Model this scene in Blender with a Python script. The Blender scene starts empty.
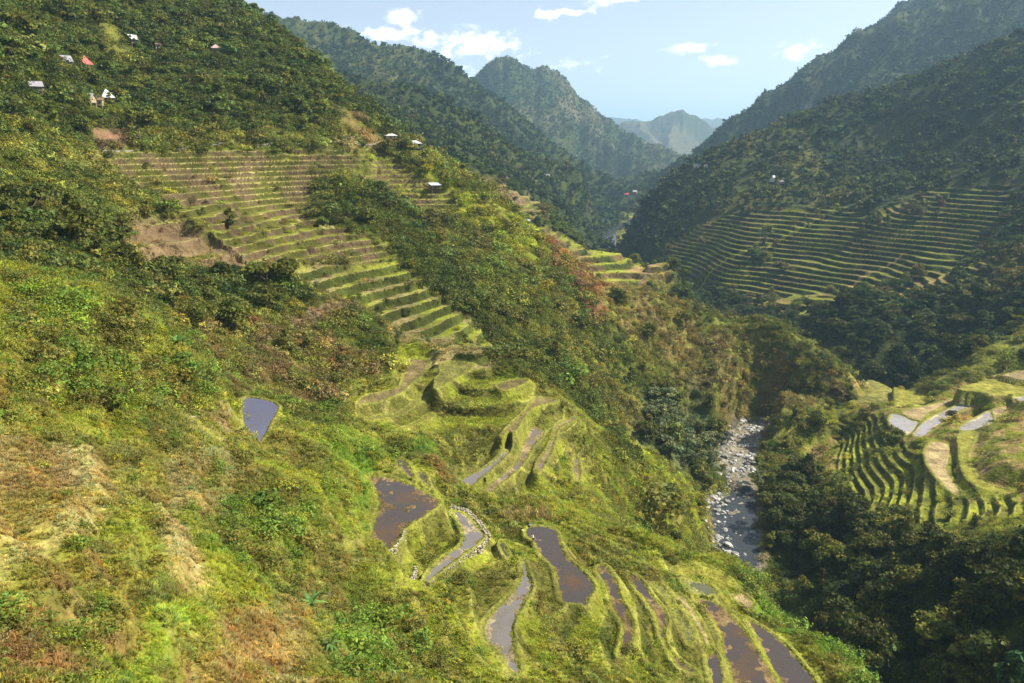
import bpy, bmesh, math, random
import numpy as np
from mathutils import Vector, Matrix, noise as mnoise
rng = np.random.default_rng(7)
random.seed(7)
C = bpy.context.scene.collection
R = math.radians

# ------------------------------------------------------------------ camera model
F = 797.0                      # focal length in pixels of the 1024 px wide frame (28 mm)
PITCH = R(14.2)
CP, SP = math.cos(PITCH), math.sin(PITCH)

def ray(u, v):
    dx = (u - 512.0) / F
    dv = (v - 341.5) / F
    dy = CP - dv * SP
    dz = -SP - dv * CP
    h = math.hypot(dx, dy)
    return dx / h, dy / h, dz / h          # per metre of horizontal range

def at(u, v, r):
    a, b, c = ray(u, v)
    return (a * r, b * r, c * r)

def at_z(u, v, z):
    a, b, c = ray(u, v)
    r = z / c
    return (a * r, b * r, z)

# ------------------------------------------------------------------ noise
_perm = np.random.default_rng(3).permutation(512)
_gx = np.cos(np.linspace(0, 2*np.pi, 512, endpoint=False))
_gy = np.sin(np.linspace(0, 2*np.pi, 512, endpoint=False))
def perlin(x, y, seed=0):
    x = np.asarray(x, np.float32) + np.float32(seed * 17.31); y = np.asarray(y, np.float32) + np.float32(seed * 9.77)
    xi = np.floor(x).astype(np.int32); yi = np.floor(y).astype(np.int32)
    xf = x - xi; yf = y - yi
    u = xf*xf*xf*(xf*(xf*6-15)+10); v = yf*yf*yf*(yf*(yf*6-15)+10)
    def g(ix, iy, fx, fy):
        h = _perm[(_perm[ix & 511] + iy) & 511]
        return _gx[h].astype(np.float32)*fx + _gy[h].astype(np.float32)*fy
    a = g(xi, yi, xf, yf); b = g(xi+1, yi, xf-1, yf)
    c = g(xi, yi+1, xf, yf-1); d = g(xi+1, yi+1, xf-1, yf-1)
    return ((a + u*(b-a))*(1-v) + (c + u*(d-c))*v) * 1.4

def fbm(x, y, octs=4, seed=0, gain=0.5):
    s = 0.0; a = 1.0; f = 1.0
    for i in range(octs):
        s = s + a * perlin(np.asarray(x)*f, np.asarray(y)*f, seed+i*3)
        a *= gain; f *= 2.03
    return s

def sstep(a, b, x):
    t = np.clip((x - a) / (b - a), 0, 1)
    return t*t*(3-2*t)

# ------------------------------------------------------------------ terrain control points
# (u, v, r): something seen at pixel u, v lies r metres away over the ground
CPTS = [
 # near slope, bottom edge and up the left edge
 (0,683,45),(150,683,53),(300,683,64),(400,683,73),(512,683,83),(600,683,92),(700,683,103),(790,683,113),(868,683,121),
 (0,560,62),(0,450,90),(0,380,115),(0,300,150),(0,262,180),
 (100,600,58),(200,600,69),(300,600,82),(100,500,79),(200,500,96),(300,500,113),
 (100,400,116),(200,400,140),(190,350,160),(100,320,150),(130,302,166),(60,280,165),(235,400,150),
 (330,560,98),(350,620,87),(420,600,98),(300,440,138),(340,470,133),
 # gully and lower part of the big slope behind it
 (0,225,220),(60,240,212),(150,290,205),(230,340,200),(250,390,180),(320,420,165),(0,200,240),(0,100,315),(0,0,390),
 (100,210,270),(130,235,262),(200,250,258),(300,290,252),(330,350,222),(250,300,235),(210,215,290),
 (100,165,320),(150,145,345),(230,145,360),(300,145,375),(340,146,385),(300,200,345),(250,200,330),(400,230,328),(370,190,360),
 (430,280,300),(430,330,262),(460,345,250),(350,300,262),(380,350,228),(420,385,214),(370,400,203),(500,385,212),(500,350,240),
 (520,470,176),(480,450,180),(560,460,180),(600,450,205),(600,500,190),(640,520,205),(560,500,168),(430,440,172),(400,430,180),
 # forest above the top terrace
 (100,100,370),(200,100,390),(300,100,405),(100,0,450),(200,40,460),(150,50,440),(50,50,400),
 # big ridge skyline
 (215,0,520),(262,25,505),(310,60,480),(350,95,450),(382,130,425),(425,155,405),(470,187,390),(520,225,376),(535,245,370),(560,263,367),(583,279,369),(602,297,378),(615,303,387),
 (650,302,398),(700,313,415),(740,324,430),(790,345,435),(830,365,430),(858,384,425),
 # big ridge face
 (400,190,385),(440,250,338),(500,320,300),(560,395,275),(620,450,272),(680,480,258),(500,250,348),(470,220,365),(560,300,335),(560,350,303),
 (600,300,362),(600,350,340),(600,400,308),(650,350,372),(650,400,340),(650,430,315),(700,350,400),(700,400,372),(700,450,345),(760,388,398),(800,402,400),(770,360,415),
 (700,560,208),(660,560,190),(720,540,255),(690,500,275),(750,582,160),(830,650,134),(700,530,245),
 # right bank and its fields
 (880,400,410),(920,390,410),(1000,385,392),(1000,420,350),(1000,470,292),
 (800,450,362),(800,500,312),(850,520,282),(900,520,268),(1000,530,240),(900,600,216),(1000,600,198),(820,580,252),(780,540,275),
 (900,683,205),(1000,683,172),(1024,560,215),(860,640,222),
 # dark wood and terraces beyond
 (850,352,505),(900,342,515),(870,372,490),(950,315,555),(1020,300,545),(1020,330,490),(985,350,470),(820,320,560),(935,372,462),
 (740,230,815),(700,250,825),(700,285,745),(760,290,700),(850,300,645),(900,260,700),(900,220,755),(960,190,800),(1000,200,760),(1015,160,830),
 (760,205,860),(830,195,880),(650,225,960),(700,215,890),(700,180,990),(650,250,880),(760,310,640),(700,300,700),(980,250,690),(1020,250,640),
 (900,150,980),(1000,150,880),(1000,100,970),(900,120,1040),(820,150,1020),(760,170,960),
 # wooded spur skyline
 (617,243,1040),(635,215,1050),(650,195,1060),(680,172,1080),(720,150,1100),(760,135,1120),(800,115,1150),(850,100,1150),(900,85,1150),(950,65,1140),(1000,45,1120),(1024,35,1100),
 # terraced spur behind the big ridge and the valley side beyond
 (545,236,620),(575,243,625),(600,249,625),(625,256,618),(642,266,603),(600,263,592),(570,256,590),(600,276,566),(642,288,545),(665,290,540),(620,289,540),(700,306,600),(675,283,580),(500,190,720),(490,175,770),(530,205,680),(560,225,780),(450,158,850),(590,235,1000),
 (605,237,1220),(620,205,1450),(600,195,1250),(550,185,1150),(480,165,900),(430,150,800),
]
# plain world points (x, y, z): ground no ray of the photo reaches
WPTS = [
 (0,0,-2.5),(0,20,-19),(0,40,-36),(0,60,-50),(15,55,-55),(40,60,-66),(-15,20,-17),(-25,26,-21),(-45,35,-20),(-60,40,-17),(-80,90,-14),(-10,45,-34),(-30,-20,6),(0,-40,12),(40,0,-30),(60,40,-64),(-120,0,30),(-200,80,55),(-150,-150,90),(0,-200,90),(100,-100,-40),
 (80,70,-95),(120,20,-100),(70,215,-141),(64,195,-141),(66,165,-142),(97,218,-132),(95,180,-128),(105,100,-144),(140,60,-146),(180,0,-148),(72,180,-138),
 (70,115,-105),(62,140,-110),
 (150,100,-118),(220,120,-92),(300,200,-60),(260,60,-90),(330,0,-60),(420,300,-30),(500,150,40),(300,-200,-100),
 (130,385,-141),(175,400,-141),(215,410,-140),(250,425,-134),
 (207,320,-111.8),(227,330,-109),(244,355,-106),(225,342,-108.5),(262,335,-101),(-21,129,-64),(8,124,-70.5),(13,116,-71),(17,114,-73),(24,114,-75.5),(-10,125,-67.3),(-1,124,-68.4),(27,119,-77),(35,131,-80),(0,106,-68.8),(36,116,-80.5),(44,114,-82),(38,138,-82),(43,132,-83),(-49,145,-52),(190,307,-112),(188,325,-115),(164,317,-116.5),
 # far foot of the big ridge
 (150,480,-136),(190,520,-138),(120,520,-138),(150,560,-141),(100,470,-110),(70,455,-108),(120,560,-122),(0,470,-78),(-40,480,-45),(-90,520,0),(-150,560,55),
 (150,640,-142),(160,720,-142),(140,800,-143),(120,900,-143),(125,1000,-144),(140,1120,-145),(170,1300,-146),(200,1500,-140),
 (85,700,-128),(0,600,-68),(-60,680,-45),(-150,760,20),(-250,800,90),(80,780,-135),(20,800,-90),
 (-300,600,170),(-250,480,150),(-350,400,180),(-420,250,190),(-300,150,110),(-220,200,60),(-400,0,200),(-500,700,260),
 # behind the wooded spur
 (400,1300,-60),(350,1350,-90),(470,1330,-30),(600,1280,0),(300,1400,-125),(300,1250,-90),(250,1200,-120),(750,1150,110),(800,900,80),(700,600,10),(600,400,20),
]

# (u, v, z): ground whose height is known from the fields beside it
ZPTS = [(835,405,-126),(850,412,-124),(870,415,-121.5),(885,425,-119),(860,440,-126),(840,430,-130),(900,445,-117.5),(915,460,-117),(890,480,-123),(870,470,-125),(930,490,-116),(960,505,-113),(1000,510,-108),(905,398,-119),(950,395,-113.5),(990,405,-111.5),(1012,420,-107.5),(1020,450,-103),(1000,440,-106),(880,392,-121)]
def pts_world():
    L = [at(*p) for p in CPTS] + list(WPTS) + [at_z(*p) for p in ZPTS]
    return np.array(L, float)

class RBF:
    def __init__(s, P, eps=0.035, lam=1e-4):
        s.q = s.dom(P[:,0], P[:,1]); s.eps = eps
        n = len(P)
        D = s.q[:,None,:]-s.q[None,:,:]
        K = -np.sqrt((D**2).sum(-1)+eps*eps)
        A = np.zeros((n+3,n+3)); A[:n,:n] = K - lam*np.eye(n)*0
        A[:n,:n] += lam*np.eye(n)
        A[:n,n] = 1; A[:n,n+1:] = s.q; A[n,:n] = 1; A[n+1:,:n] = s.q.T
        b = np.zeros(n+3); b[:n] = P[:,2]
        s.w = np.linalg.solve(A, b); s.n = n
    @staticmethod
    def dom(x, y):
        # conformal (azimuth, log range) about a point above the near slope, so near and far ground weigh alike
        x = np.asarray(x, float); y = np.asarray(y, float) + 25.0
        return np.stack([np.arctan2(x, y), 0.5*np.log(x*x+y*y+400.0)], -1)
    def __call__(s, x, y):
        q = s.dom(x, y).reshape(-1,2); out = np.empty(len(q))
        for i in range(0, len(q), 20000):
            d = q[i:i+20000,None,:]-s.q[None]
            out[i:i+20000] = -np.sqrt((d**2).sum(-1)+s.eps**2) @ s.w[:s.n] + s.w[s.n] + q[i:i+20000]@s.w[s.n+1:]
        return out.reshape(np.shape(x))

_P = pts_world()
_rbf = RBF(_P)

# far ranges: ridge lines (u, v, r) with a flank slope and a spur wavelength
RIDGES = [
 ([(300,60,1180),(345,76,1150),(395,80,1150),(430,93,1150),(470,110,1150),(500,140,1150),(545,182,1190),(572,207,1170)], .62, 150, 1),
 ([(100,-60,2100),(200,-16,2050),(225,2,2000),(250,9,2000),(282,19,2000),(335,25,1950),(370,40,1900),(420,47,1900),(450,64,1850),(480,86,1850),(520,116,1800),(560,150,1750),(600,176,1700),(645,193,1650)], .55, 260, 2),
 ([(400,90,2950),(440,88,2950),(470,80,2950),(486,66,2950),(498,60,2950),(508,55,2950),(518,63,2970),(529,70,3000),(546,66,3000),(562,77,3000),(580,99,3000),(600,114,3000),(620,127,3000),(645,141,2950),(680,156,2900),(705,164,2800)], .6, 420, 3),
 ([(560,150,5600),(600,131,5600),(625,122,5600),(650,118,5600),(665,112,5600),(684,107,5600),(700,118,5600),(715,128,5600),(745,145,5500)], .55, 800, 4),
 ([(500,110,9500),(560,107,9500),(600,112,9500),(620,113,9500),(640,118,9500),(670,117,9500),(700,114,9500),(725,114,9500),(780,108,9500),(900,112,9500)], .5, 1500, 5),
 ([(640,182,3000),(690,158,2750),(715,134,2700),(740,118,2650),(775,97,2600),(800,85,2560),(812,75,2560),(820,63,2550),(850,44,2500),(880,20,2450),(905,4,2420),(950,-22,2350),(1024,-58,2250),(1150,-90,2100)], .66, 330, 6),
 ([(507,56,2950),(526,105,2800),(556,140,2650),(590,160,2500)], .75, 200, 8),
 ([(546,67,3000),(572,112,2850),(615,148,2700),(650,164,2550)], .8, 200, 9),
 ([(370,40,1900),(405,66,1780),(455,98,1650),(515,142,1520),(545,168,1480)], .75, 170, 10),
 ([(450,64,1850),(490,100,1760),(540,150,1640),(565,174,1600)], .75, 170, 11),
 ([(640,121,5600),(640,128,5300),(655,140,4900)], .7, 400, 12),([(685,113,5600),(672,128,5300),(668,145,4900)], .7, 400, 13),
 ([(880,20,2450),(850,60,2200),(800,100,2000),(750,132,1850),(715,156,1750)], .8, 200, 14),
 ([(575,190,2000),(600,186,1950),(622,178,1900),(650,172,1900),(690,172,1900)], .5, 160, 7),
]
def seg_dist(x, y, L):
    """distance to a polyline with heights: returns d, height at the foot, arclength at the foot"""
    best = np.full(x.shape, 1e12); zz = np.zeros(x.shape); ss = np.zeros(x.shape); s0 = 0.0; sd = np.ones(x.shape)
    for (x0,y0,z0),(x1,y1,z1) in zip(L[:-1], L[1:]):
        dx, dy = x1-x0, y1-y0; l2 = dx*dx+dy*dy; l = math.sqrt(l2)
        t = np.clip(((x-x0)*dx+(y-y0)*dy)/l2, 0, 1)
        d2 = (x-x0-t*dx)**2+(y-y0-t*dy)**2
        m = d2 < best
        best = np.where(m, d2, best); zz = np.where(m, z0+t*(z1-z0), zz); ss = np.where(m, s0+t*l, ss)
        sd = np.where(m, np.sign((x-x0)*dy-(y-y0)*dx), sd)
        s0 += l
    return np.sqrt(best), zz, ss, sd

def base_raw(x, y):
    """terrain without terraces, fields, river bed"""
    r = np.hypot(x, y)
    near = _rbf(x, y)
    far_floor = -143 + np.clip((r-1260)*.045, 0, 24) + sstep(1700, 9000, r)*45
    w = sstep(1250, 1600, r)
    z = near*(1-w) + far_floor*w
    for L, slope, wl, sd in RIDGES:
        W = [at(*p) for p in L]
        d, zr, s, side = seg_dist(x, y, W)
        m = d < (zr.max()+200)/slope
        n = perlin(s/wl + side*0.3, d/(wl*2.6), 20+sd) + 0.5*perlin(s/wl*2.3, d/wl, 30+sd)
        n2 = fbm(x/(wl*.9), y/(wl*.9), 4, 40+sd)
        k = sstep(0, wl*1.2, d)
        zt = zr - slope*d*(1 + 0.42*np.clip(n,-.45,1)*k) + n2*wl*0.07*k + wl*0.02*fbm(x/wl*5, y/wl*5, 3, 50+sd)
        zt = np.where(m, zt, -1e4)
        # smooth max
        h = np.clip(0.5+0.5*(zt-z)/6.0, 0, 1)
        z = z*(1-h)+zt*h + 6.0*h*(1-h)
    return z
# ------------------------------------------------------------------ base terrain table (azimuth x log range), bilinear look-up
TH0, TH1, NTH = -3.15, 3.15, 0
_ths = np.unique(np.concatenate([np.linspace(-math.pi, -.95, 60), np.linspace(-.95, .95, 760), np.linspace(.95, math.pi, 60)]))
_lrs = np.linspace(math.log(2.0), math.log(16000), 1250)
_T, _L = np.meshgrid(_ths, _lrs)
_BZ = base_raw(np.exp(_L)*np.sin(_T), np.exp(_L)*np.cos(_T))
def base(x, y):
    x = np.asarray(x, float); y = np.asarray(y, float)
    t = np.arctan2(x, y); l = np.log(np.maximum(np.hypot(x, y), 2.0))
    ft = np.interp(t, _ths, np.arange(len(_ths))); fl = np.clip((l-_lrs[0])/(_lrs[1]-_lrs[0]), 0, len(_lrs)-1.001)
    i = np.clip(ft.astype(int), 0, len(_ths)-2); j = fl.astype(int); a = ft-i; b = fl-j
    return (_BZ[j,i]*(1-a)+_BZ[j,i+1]*a)*(1-b)+(_BZ[j+1,i]*(1-a)+_BZ[j+1,i+1]*a)*b

def hit(u, v, rmin=25.0, rmax=12000.0):
    """world point where a ray of the photo first meets the base terrain beyond rmin"""
    a, b, c = ray(u, v)
    r = np.exp(np.linspace(math.log(rmin), math.log(rmax), 1600))
    z = base(a*r, b*r)
    k = np.nonzero(z >= c*r)[0]
    if len(k) == 0: return (a*rmax, b*rmax, c*rmax)
    k = k[0]
    if k == 0: rr = r[0]
    else:
        d0 = c*r[k-1]-z[k-1]; d1 = z[k]-c*r[k]
        rr = r[k-1]+(r[k]-r[k-1])*d0/max(d0+d1, 1e-9)
    return (a*rr, b*rr, c*rr)

def smooth_closed(P, n=4):
    P = np.asarray(P, float); out = []
    m = len(P)
    for i in range(m):
        p0, p1, p2, p3 = P[i-1], P[i], P[(i+1)%m], P[(i+2)%m]
        for k in range(n):
            t = k/n
            out.append(0.5*((2*p1)+(-p0+p2)*t+(2*p0-5*p1+4*p2-p3)*t*t+(-p0+3*p1-3*p2+p3)*t**3))
    return np.array(out)

def poly_sd(x, y, P):
    """signed distance to a polygon in plan, negative inside (x, y flat arrays)"""
    d = np.full(x.shape, 1e12); ins = np.zeros(x.shape, bool)
    m = len(P)
    for i in range(m):
        x0, y0 = P[i]; x1, y1 = P[(i+1)%m]
        dx, dy = x1-x0, y1-y0
        t = np.clip(((x-x0)*dx+(y-y0)*dy)/max(dx*dx+dy*dy, 1e-9), 0, 1)
        d = np.minimum(d, (x-x0-t*dx)**2+(y-y0-t*dy)**2)
        if y0 != y1:
            c = (y0 > y) != (y1 > y)
            ins ^= c & (x < (x1-x0)*(y-y0)/(y1-y0)+x0)
    d = np.sqrt(d)
    return np.where(ins, -d, d)

def sub_sd(X, Y, P, margin):
    """(index, signed distance) of the points within margin of the polygon's box"""
    P = np.asarray(P)
    lo = P.min(0)-margin; hi = P.max(0)+margin
    k = np.nonzero((X > lo[0]) & (X < hi[0]) & (Y > lo[1]) & (Y < hi[1]))[0]
    return k, poly_sd(X[k], Y[k], P)

# ------------------------------------------------------------------ rice fields: (level or None, cover, outline seen in the photo)
FIELDS = [
 (-64.0,'wetred',[(367.5,477.4),(385,477),(408,483.5),(426.5,493),(440.5,502),(426.5,514.7),(403.5,530.5),(400,540),(391.5,548),(383,553),(372,553),(370,546),(372.5,526),(378,506),(376.5,496.5),(371.6,485)]),
 (-65.0,'wet',[(395.7,458),(405,461.6),(413,473),(415,479),(406.5,475),(398,466.6)]),
 (-65.6,'wet',[(417,472),(423,473),(428,481.5),(430,488),(424,485)]),
 (-67.3,'wetgrey',[(452,511),(466,515),(476,525),(484.5,536),(468.5,551),(449.4,565),(428,581),(425,577),(442,558),(459,546),(462.5,534),(456.5,520)]),
 (-68.8,'wetgrey',[(520,559),(521.5,576),(511,593.5),(494,610.6),(484,624),(484,640),(497.6,651.6),(508,668.7),(514.7,675.5),(520,669),(516.4,655),(513,627.7),(523,607),(532.5,586.7),(528.4,573),(525,561)]),
 (-68.2,'wet',[(501,540.6),(506,549),(509,556.6),(504.5,556),(499,545.7)]),
 (-70.5,'wet',[(526.6,528),(538,526),(550,527.4),(557,531.5),(560.6,541.5),(564,551.5),(570,560),(583,571.4),(595.5,586.4),(589.7,598),(587,606),(578,604),(566,603),(560,598),(556.5,580),(551.5,566),(541.5,556.5),(535.7,546.5),(531.6,540),(525.7,536.5)]),
 (-73.0,'wetred',[(596,570),(602,565),(608,568),(617,581.6),(621,597),(631,617.5),(634,636),(626,655),(618,657),(621,641),(622,624),(610.4,607),(606,588)]),
 (-75.5,'wetred',[(627,575.6),(636,575),(646,584.7),(651,594),(665.4,610.5),(668,622),(664.5,634),(668,647.7),(679,659.4),(696.6,671),(697,675),(677,667),(669,653.5),(659.5,636),(655.6,620.3),(644,600),(634,588)]),
 (-77.0,'wetgreen',[(652,584),(661.5,585),(669,592),(675,604.7),(687,620),(695.7,632),(692.7,641.8),(687,644),(682,632),(675,614.5),(667,600.8),(657.6,591)]),
 (-78.3,'dry',[(675,596),(685,598),(698.6,618),(708,636),(712,649),(706,647.6),(694.7,624),(683,606.6)]),
 (-79.0,'wet',[(707,651.6),(718,653.5),(723,675),(725,700),(712,700),(710,677),(707,665)]),
 (-80.5,'wetred',[(693.7,597.9),(708,600),(724,607.6),(735.7,620),(749,636),(763,657.4),(774.8,677),(783,700),(735,700),(731.8,683),(728,667),(722,649.6),(721,636),(712,620),(700.5,606.6)]),
 (-82.0,'wet',[(746.4,620),(757,624),(774.8,636),(788.4,647.7),(802,665),(812,677),(820,700),(789,700),(778.7,679),(767,659.4),(757,638)]),
 (-80.0,'wetgreen',[(681,580),(696.6,580),(712,587),(720,595),(706,596),(691,594)]),
 (-82.0,'grass',[(673,569.5),(698.6,565.6),(718,571.5),(731.8,581),(737,590),(725,592),(712,583),(696.6,577),(682,577)]),
 (-83.0,'dry',[(727,594.5),(741.6,594),(754,603.7),(749,610.5),(737.7,602.7)]),
 (None,'mud',[(407,361),(428,361),(425,373),(413,381.5),(403,391.5),(385,400),(363,404),(356.6,403),(368,395),(396.5,388),(403,378)]),
 (None,'mudgreen',[(443,363),(469.5,363),(473,367),(453,380),(436,388),(433,381.5),(441,373)]),
 (None,'mudgreen',[(350,420.6),(396.4,411.4),(416.4,399.8),(429.7,393),(433,396.5),(413,406.4),(399.8,414.8),(363,422)]),
 (None,'grass',[(370,435.5),(396.4,429.7),(416.4,421.4),(429.7,413),(433,416.4),(409.7,426.4),(391.5,433)]),
 (None,'mud',[(498.6,383.7),(526,378.8),(524,383.7),(506.4,390.5),(499,389)]),
 (None,'mud',[(535.7,398),(557,399.3),(553,403),(535.7,407),(526,417),(514,434.5),(504.5,440),(500.5,434.5),(512,422.7),(526,409)]),
 (None,'wetgrey',[(508.4,443),(512,448),(504.5,458),(487,473.5),(473,485),(457.6,487),(455.6,483),(469,475.5),(487,465.7),(500.5,454)]),
 (None,'wetmud',[(531.8,426.6),(543.5,430.5),(541.6,438),(533.8,446),(526,460),(514,473.5),(500.5,485),(491,493),(485,491),(498.6,477),(514,464),(520,452),(526,436)]),
 (None,'wetmud',[(557,424.7),(574.8,417),(575,420),(559,428.6),(555,442),(549.4,456),(541.6,469.6),(535.7,472.5),(537.7,461.8),(547.4,448),(553,434.5)]),
 (None,'wetmud',[(574.8,456),(579.6,461.8),(580,479.4),(575.7,479.4),(572.8,465.7)]),
 (-52.0,'pond',[(242.7,400),(259.7,399),(278.5,406),(271.7,421.5),(259.7,443.7),(253,443.7),(244.4,426.6)]),
 # fields on the river plateau, right
 (-116.,'wetpale',[(892.7,413.8),(915.6,419.8),(917.6,425.7),(907.6,435.7),(893.7,429.7),(888.7,421.8)]),
 (-115.6,'dry',[(902,412),(931.5,404.8),(951.5,398.8),(957.5,399.8),(931.5,411.8),(919,421)]),
 (-115.,'wetpale',[(971.4,395.9),(985.3,396.9),(979.4,403.8),(957.5,411.8),(943.5,421.8),(927.6,433.7),(919.6,437.7),(912.6,433.7),(923.6,421.8),(939.5,412.8),(959.4,403.8)]),
 (-112.,'wetpale',[(959.4,426.7),(977.4,416.8),(989.3,410.8),(993.3,421.8),(979.4,429.7),(963.4,432.7)]),
 (-111.8,'dry',[(992,410),(1007,406),(1005,412),(996,420)]),
 (-113.,'dry',[(925.6,447.6),(935.5,441.7),(949.5,445.7),(949.5,459.6),(947.5,471.6),(957.5,487.5),(959.4,495.7),(947.5,489.5),(931.5,471.6),(924.6,457.6)]),
 (-110.,'grass',[(959.4,435.7),(975.4,433.7),(967.4,455.6),(973.4,471.6),(979.4,481.5),(999.3,488.5),(1024,492.5),(1024,496.5),(999,493.5),(975.4,485),(963.4,471.6),(959.4,449.6)]),
 (-109.,'wetpale',[(1016,396.9),(1040,394),(1060,394),(1060,402),(1019,402.8),(1015,400.8)]),
 (-106.,'dry',[(997.3,377.9),(1024,370),(1070,366),(1070,382),(1024,382)]),
 (-108.5,'grass',[(957.5,388.9),(991.3,380),(1024,386),(1060,386),(1060,391),(1005,396),(985,393)]),
 (-122.,'mudgreen',[(867.8,380),(889.7,387.9),(891.7,397.8),(873.8,405.8),(849.9,401.8),(863.8,395.9)]),
 (-119.,'grass',[(893.7,386.9),(913.6,393.9),(927.6,396.5),(921.6,405),(899,409.8),(895,398)]),
]
RIVER_PX = [(727,437),(747,425),(772,422.4),(764.6,442),(750.5,467),(754.7,494.6),(757,519.5),(760,552),(757,566),(738,570),(727,556.8),(715,534),(710,512),(716,500),(730,495),(730,482),(720,457)]
RIVER_Z = -140.0
# hidden course up- and downstream, in world metres (x, y, half width)
RIVER_LINE = [(77,242,6),(70,222,5),(64,200,4),(66,170,4),(88,120,4),(130,75,4),(170,20,4)]
RIVER_LINE_B = [(150,540,5),(155,580,8),(158,640,8),(158,720,8),(145,800,8),(128,900,8),(122,1000,12),(126,1100,17),(134,1180,20),(146,1260,18),(175,1340,10),(210,1420,6)]

for i, (lv, cover, px) in enumerate(FIELDS):
    if lv is None:
        cu = np.mean([p[0] for p in px]); cv = np.mean([p[1] for p in px])
        lv = hit(cu, cv)[2]
        lv = round(float(lv), 1)
    W = np.array([at_z(u, v, lv)[:2] for u, v in px])
    FIELDS[i] = (lv, cover, smooth_closed(W, 4))
RIVER_POLY = smooth_closed(np.array([at_z(u, v, RIVER_Z)[:2] for u, v in RIVER_PX]), 3)

# ------------------------------------------------------------------ terraced hillsides: step, riser share, outline seen in the photo
def outline(px, rmin=25.0): return np.array([hit(u, v, rmin)[:2] for u, v in px])
TERRACES = [
 ('upper', 2.05, .22, outline([(98,152),(160,150),(240,146),(330,144),(385,146),(372,160),(345,172),(308,192),(312,215),(372,235),(396,258),(370,262),(330,262),(290,262),(250,262),(205,232),(150,196)])),
 ('lower', 2.8, .24, outline([(255,266),(300,262),(350,262),(398,258),(440,290),(492,336),(510,362),(490,370),(440,364),(404,362),(392,345),(376,318),(350,300),(300,282)])),
 ('shoulder', 2.2, .2, outline([(378,148),(402,158),(430,176),(462,200),(470,212),(440,214),(402,204),(366,186),(350,170)])),
 ('side', 4.5, .22, outline([(40,158),(98,150),(120,165),(60,170)])),
 ('bare', 4.2, .22, outline([(118,210),(180,212),(240,250),(278,262),(250,268),(190,262),(130,262)])),
 ('middle', 2.2, .22, outline([(345,372),(404,362),(500,370),(540,385),(600,425),(610,470),(580,500),(520,500),(450,490),(430,440),(370,440),(345,425)])),
 ('right', 3.4, .34, outline([(640,258),(700,222),(760,209),(840,206),(875,212),(930,190),(1010,184),(1024,210),(985,240),(1000,292),(950,290),(900,302),(800,318),(745,302),(692,288)], 520)),
 ('spur', 4.2, .24, np.array([(15,640),(20,590),(40,560),(66,530),(110,520),(118,560),(108,600),(85,640),(50,650)], float)),
 ('far', 5.0, .3, outline([(462,172),(500,180),(530,190),(552,212),(540,222),(505,212),(480,196)], 520)),
 ('farther', 5.5, .35, outline([(606,208),(640,192),(640,216),(625,224),(600,222)], 1000)),
 ('front', 1.9, .24, outline([(395,470),(470,490),(560,515),(650,545),(720,590),(790,640),(850,690),(850,715),(395,715),(375,600)], 60)),
 ('old', 3.2, .4, outline([(-60,300),(60,310),(150,340),(220,400),(300,440),(360,480),(370,540),(360,600),(380,690),(380,715),(-60,715)])),
 ('bank', 1.8, .4, outline([(838,418),(880,412),(900,436),(925,446),(962,452),(985,492),(1040,500),(1040,530),(950,532),(880,520),(850,496),(830,460)], 200)),
]

WALL_LINES = [([(404.5,530.5),(401.5,540.5),(393,549.5),(384,555)], -64.0, 3.0), ([(487,538),(482,546),(472,552),(460,560),(449,568.5),(437,577),(428,584)], -67.4, 1.0), ([(371.5,556),(364,566),(356,579),(350,592)], -64.9, .4), ([(424,588),(417,600),(412,612),(408,622)], -68.2, .5)]
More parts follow.
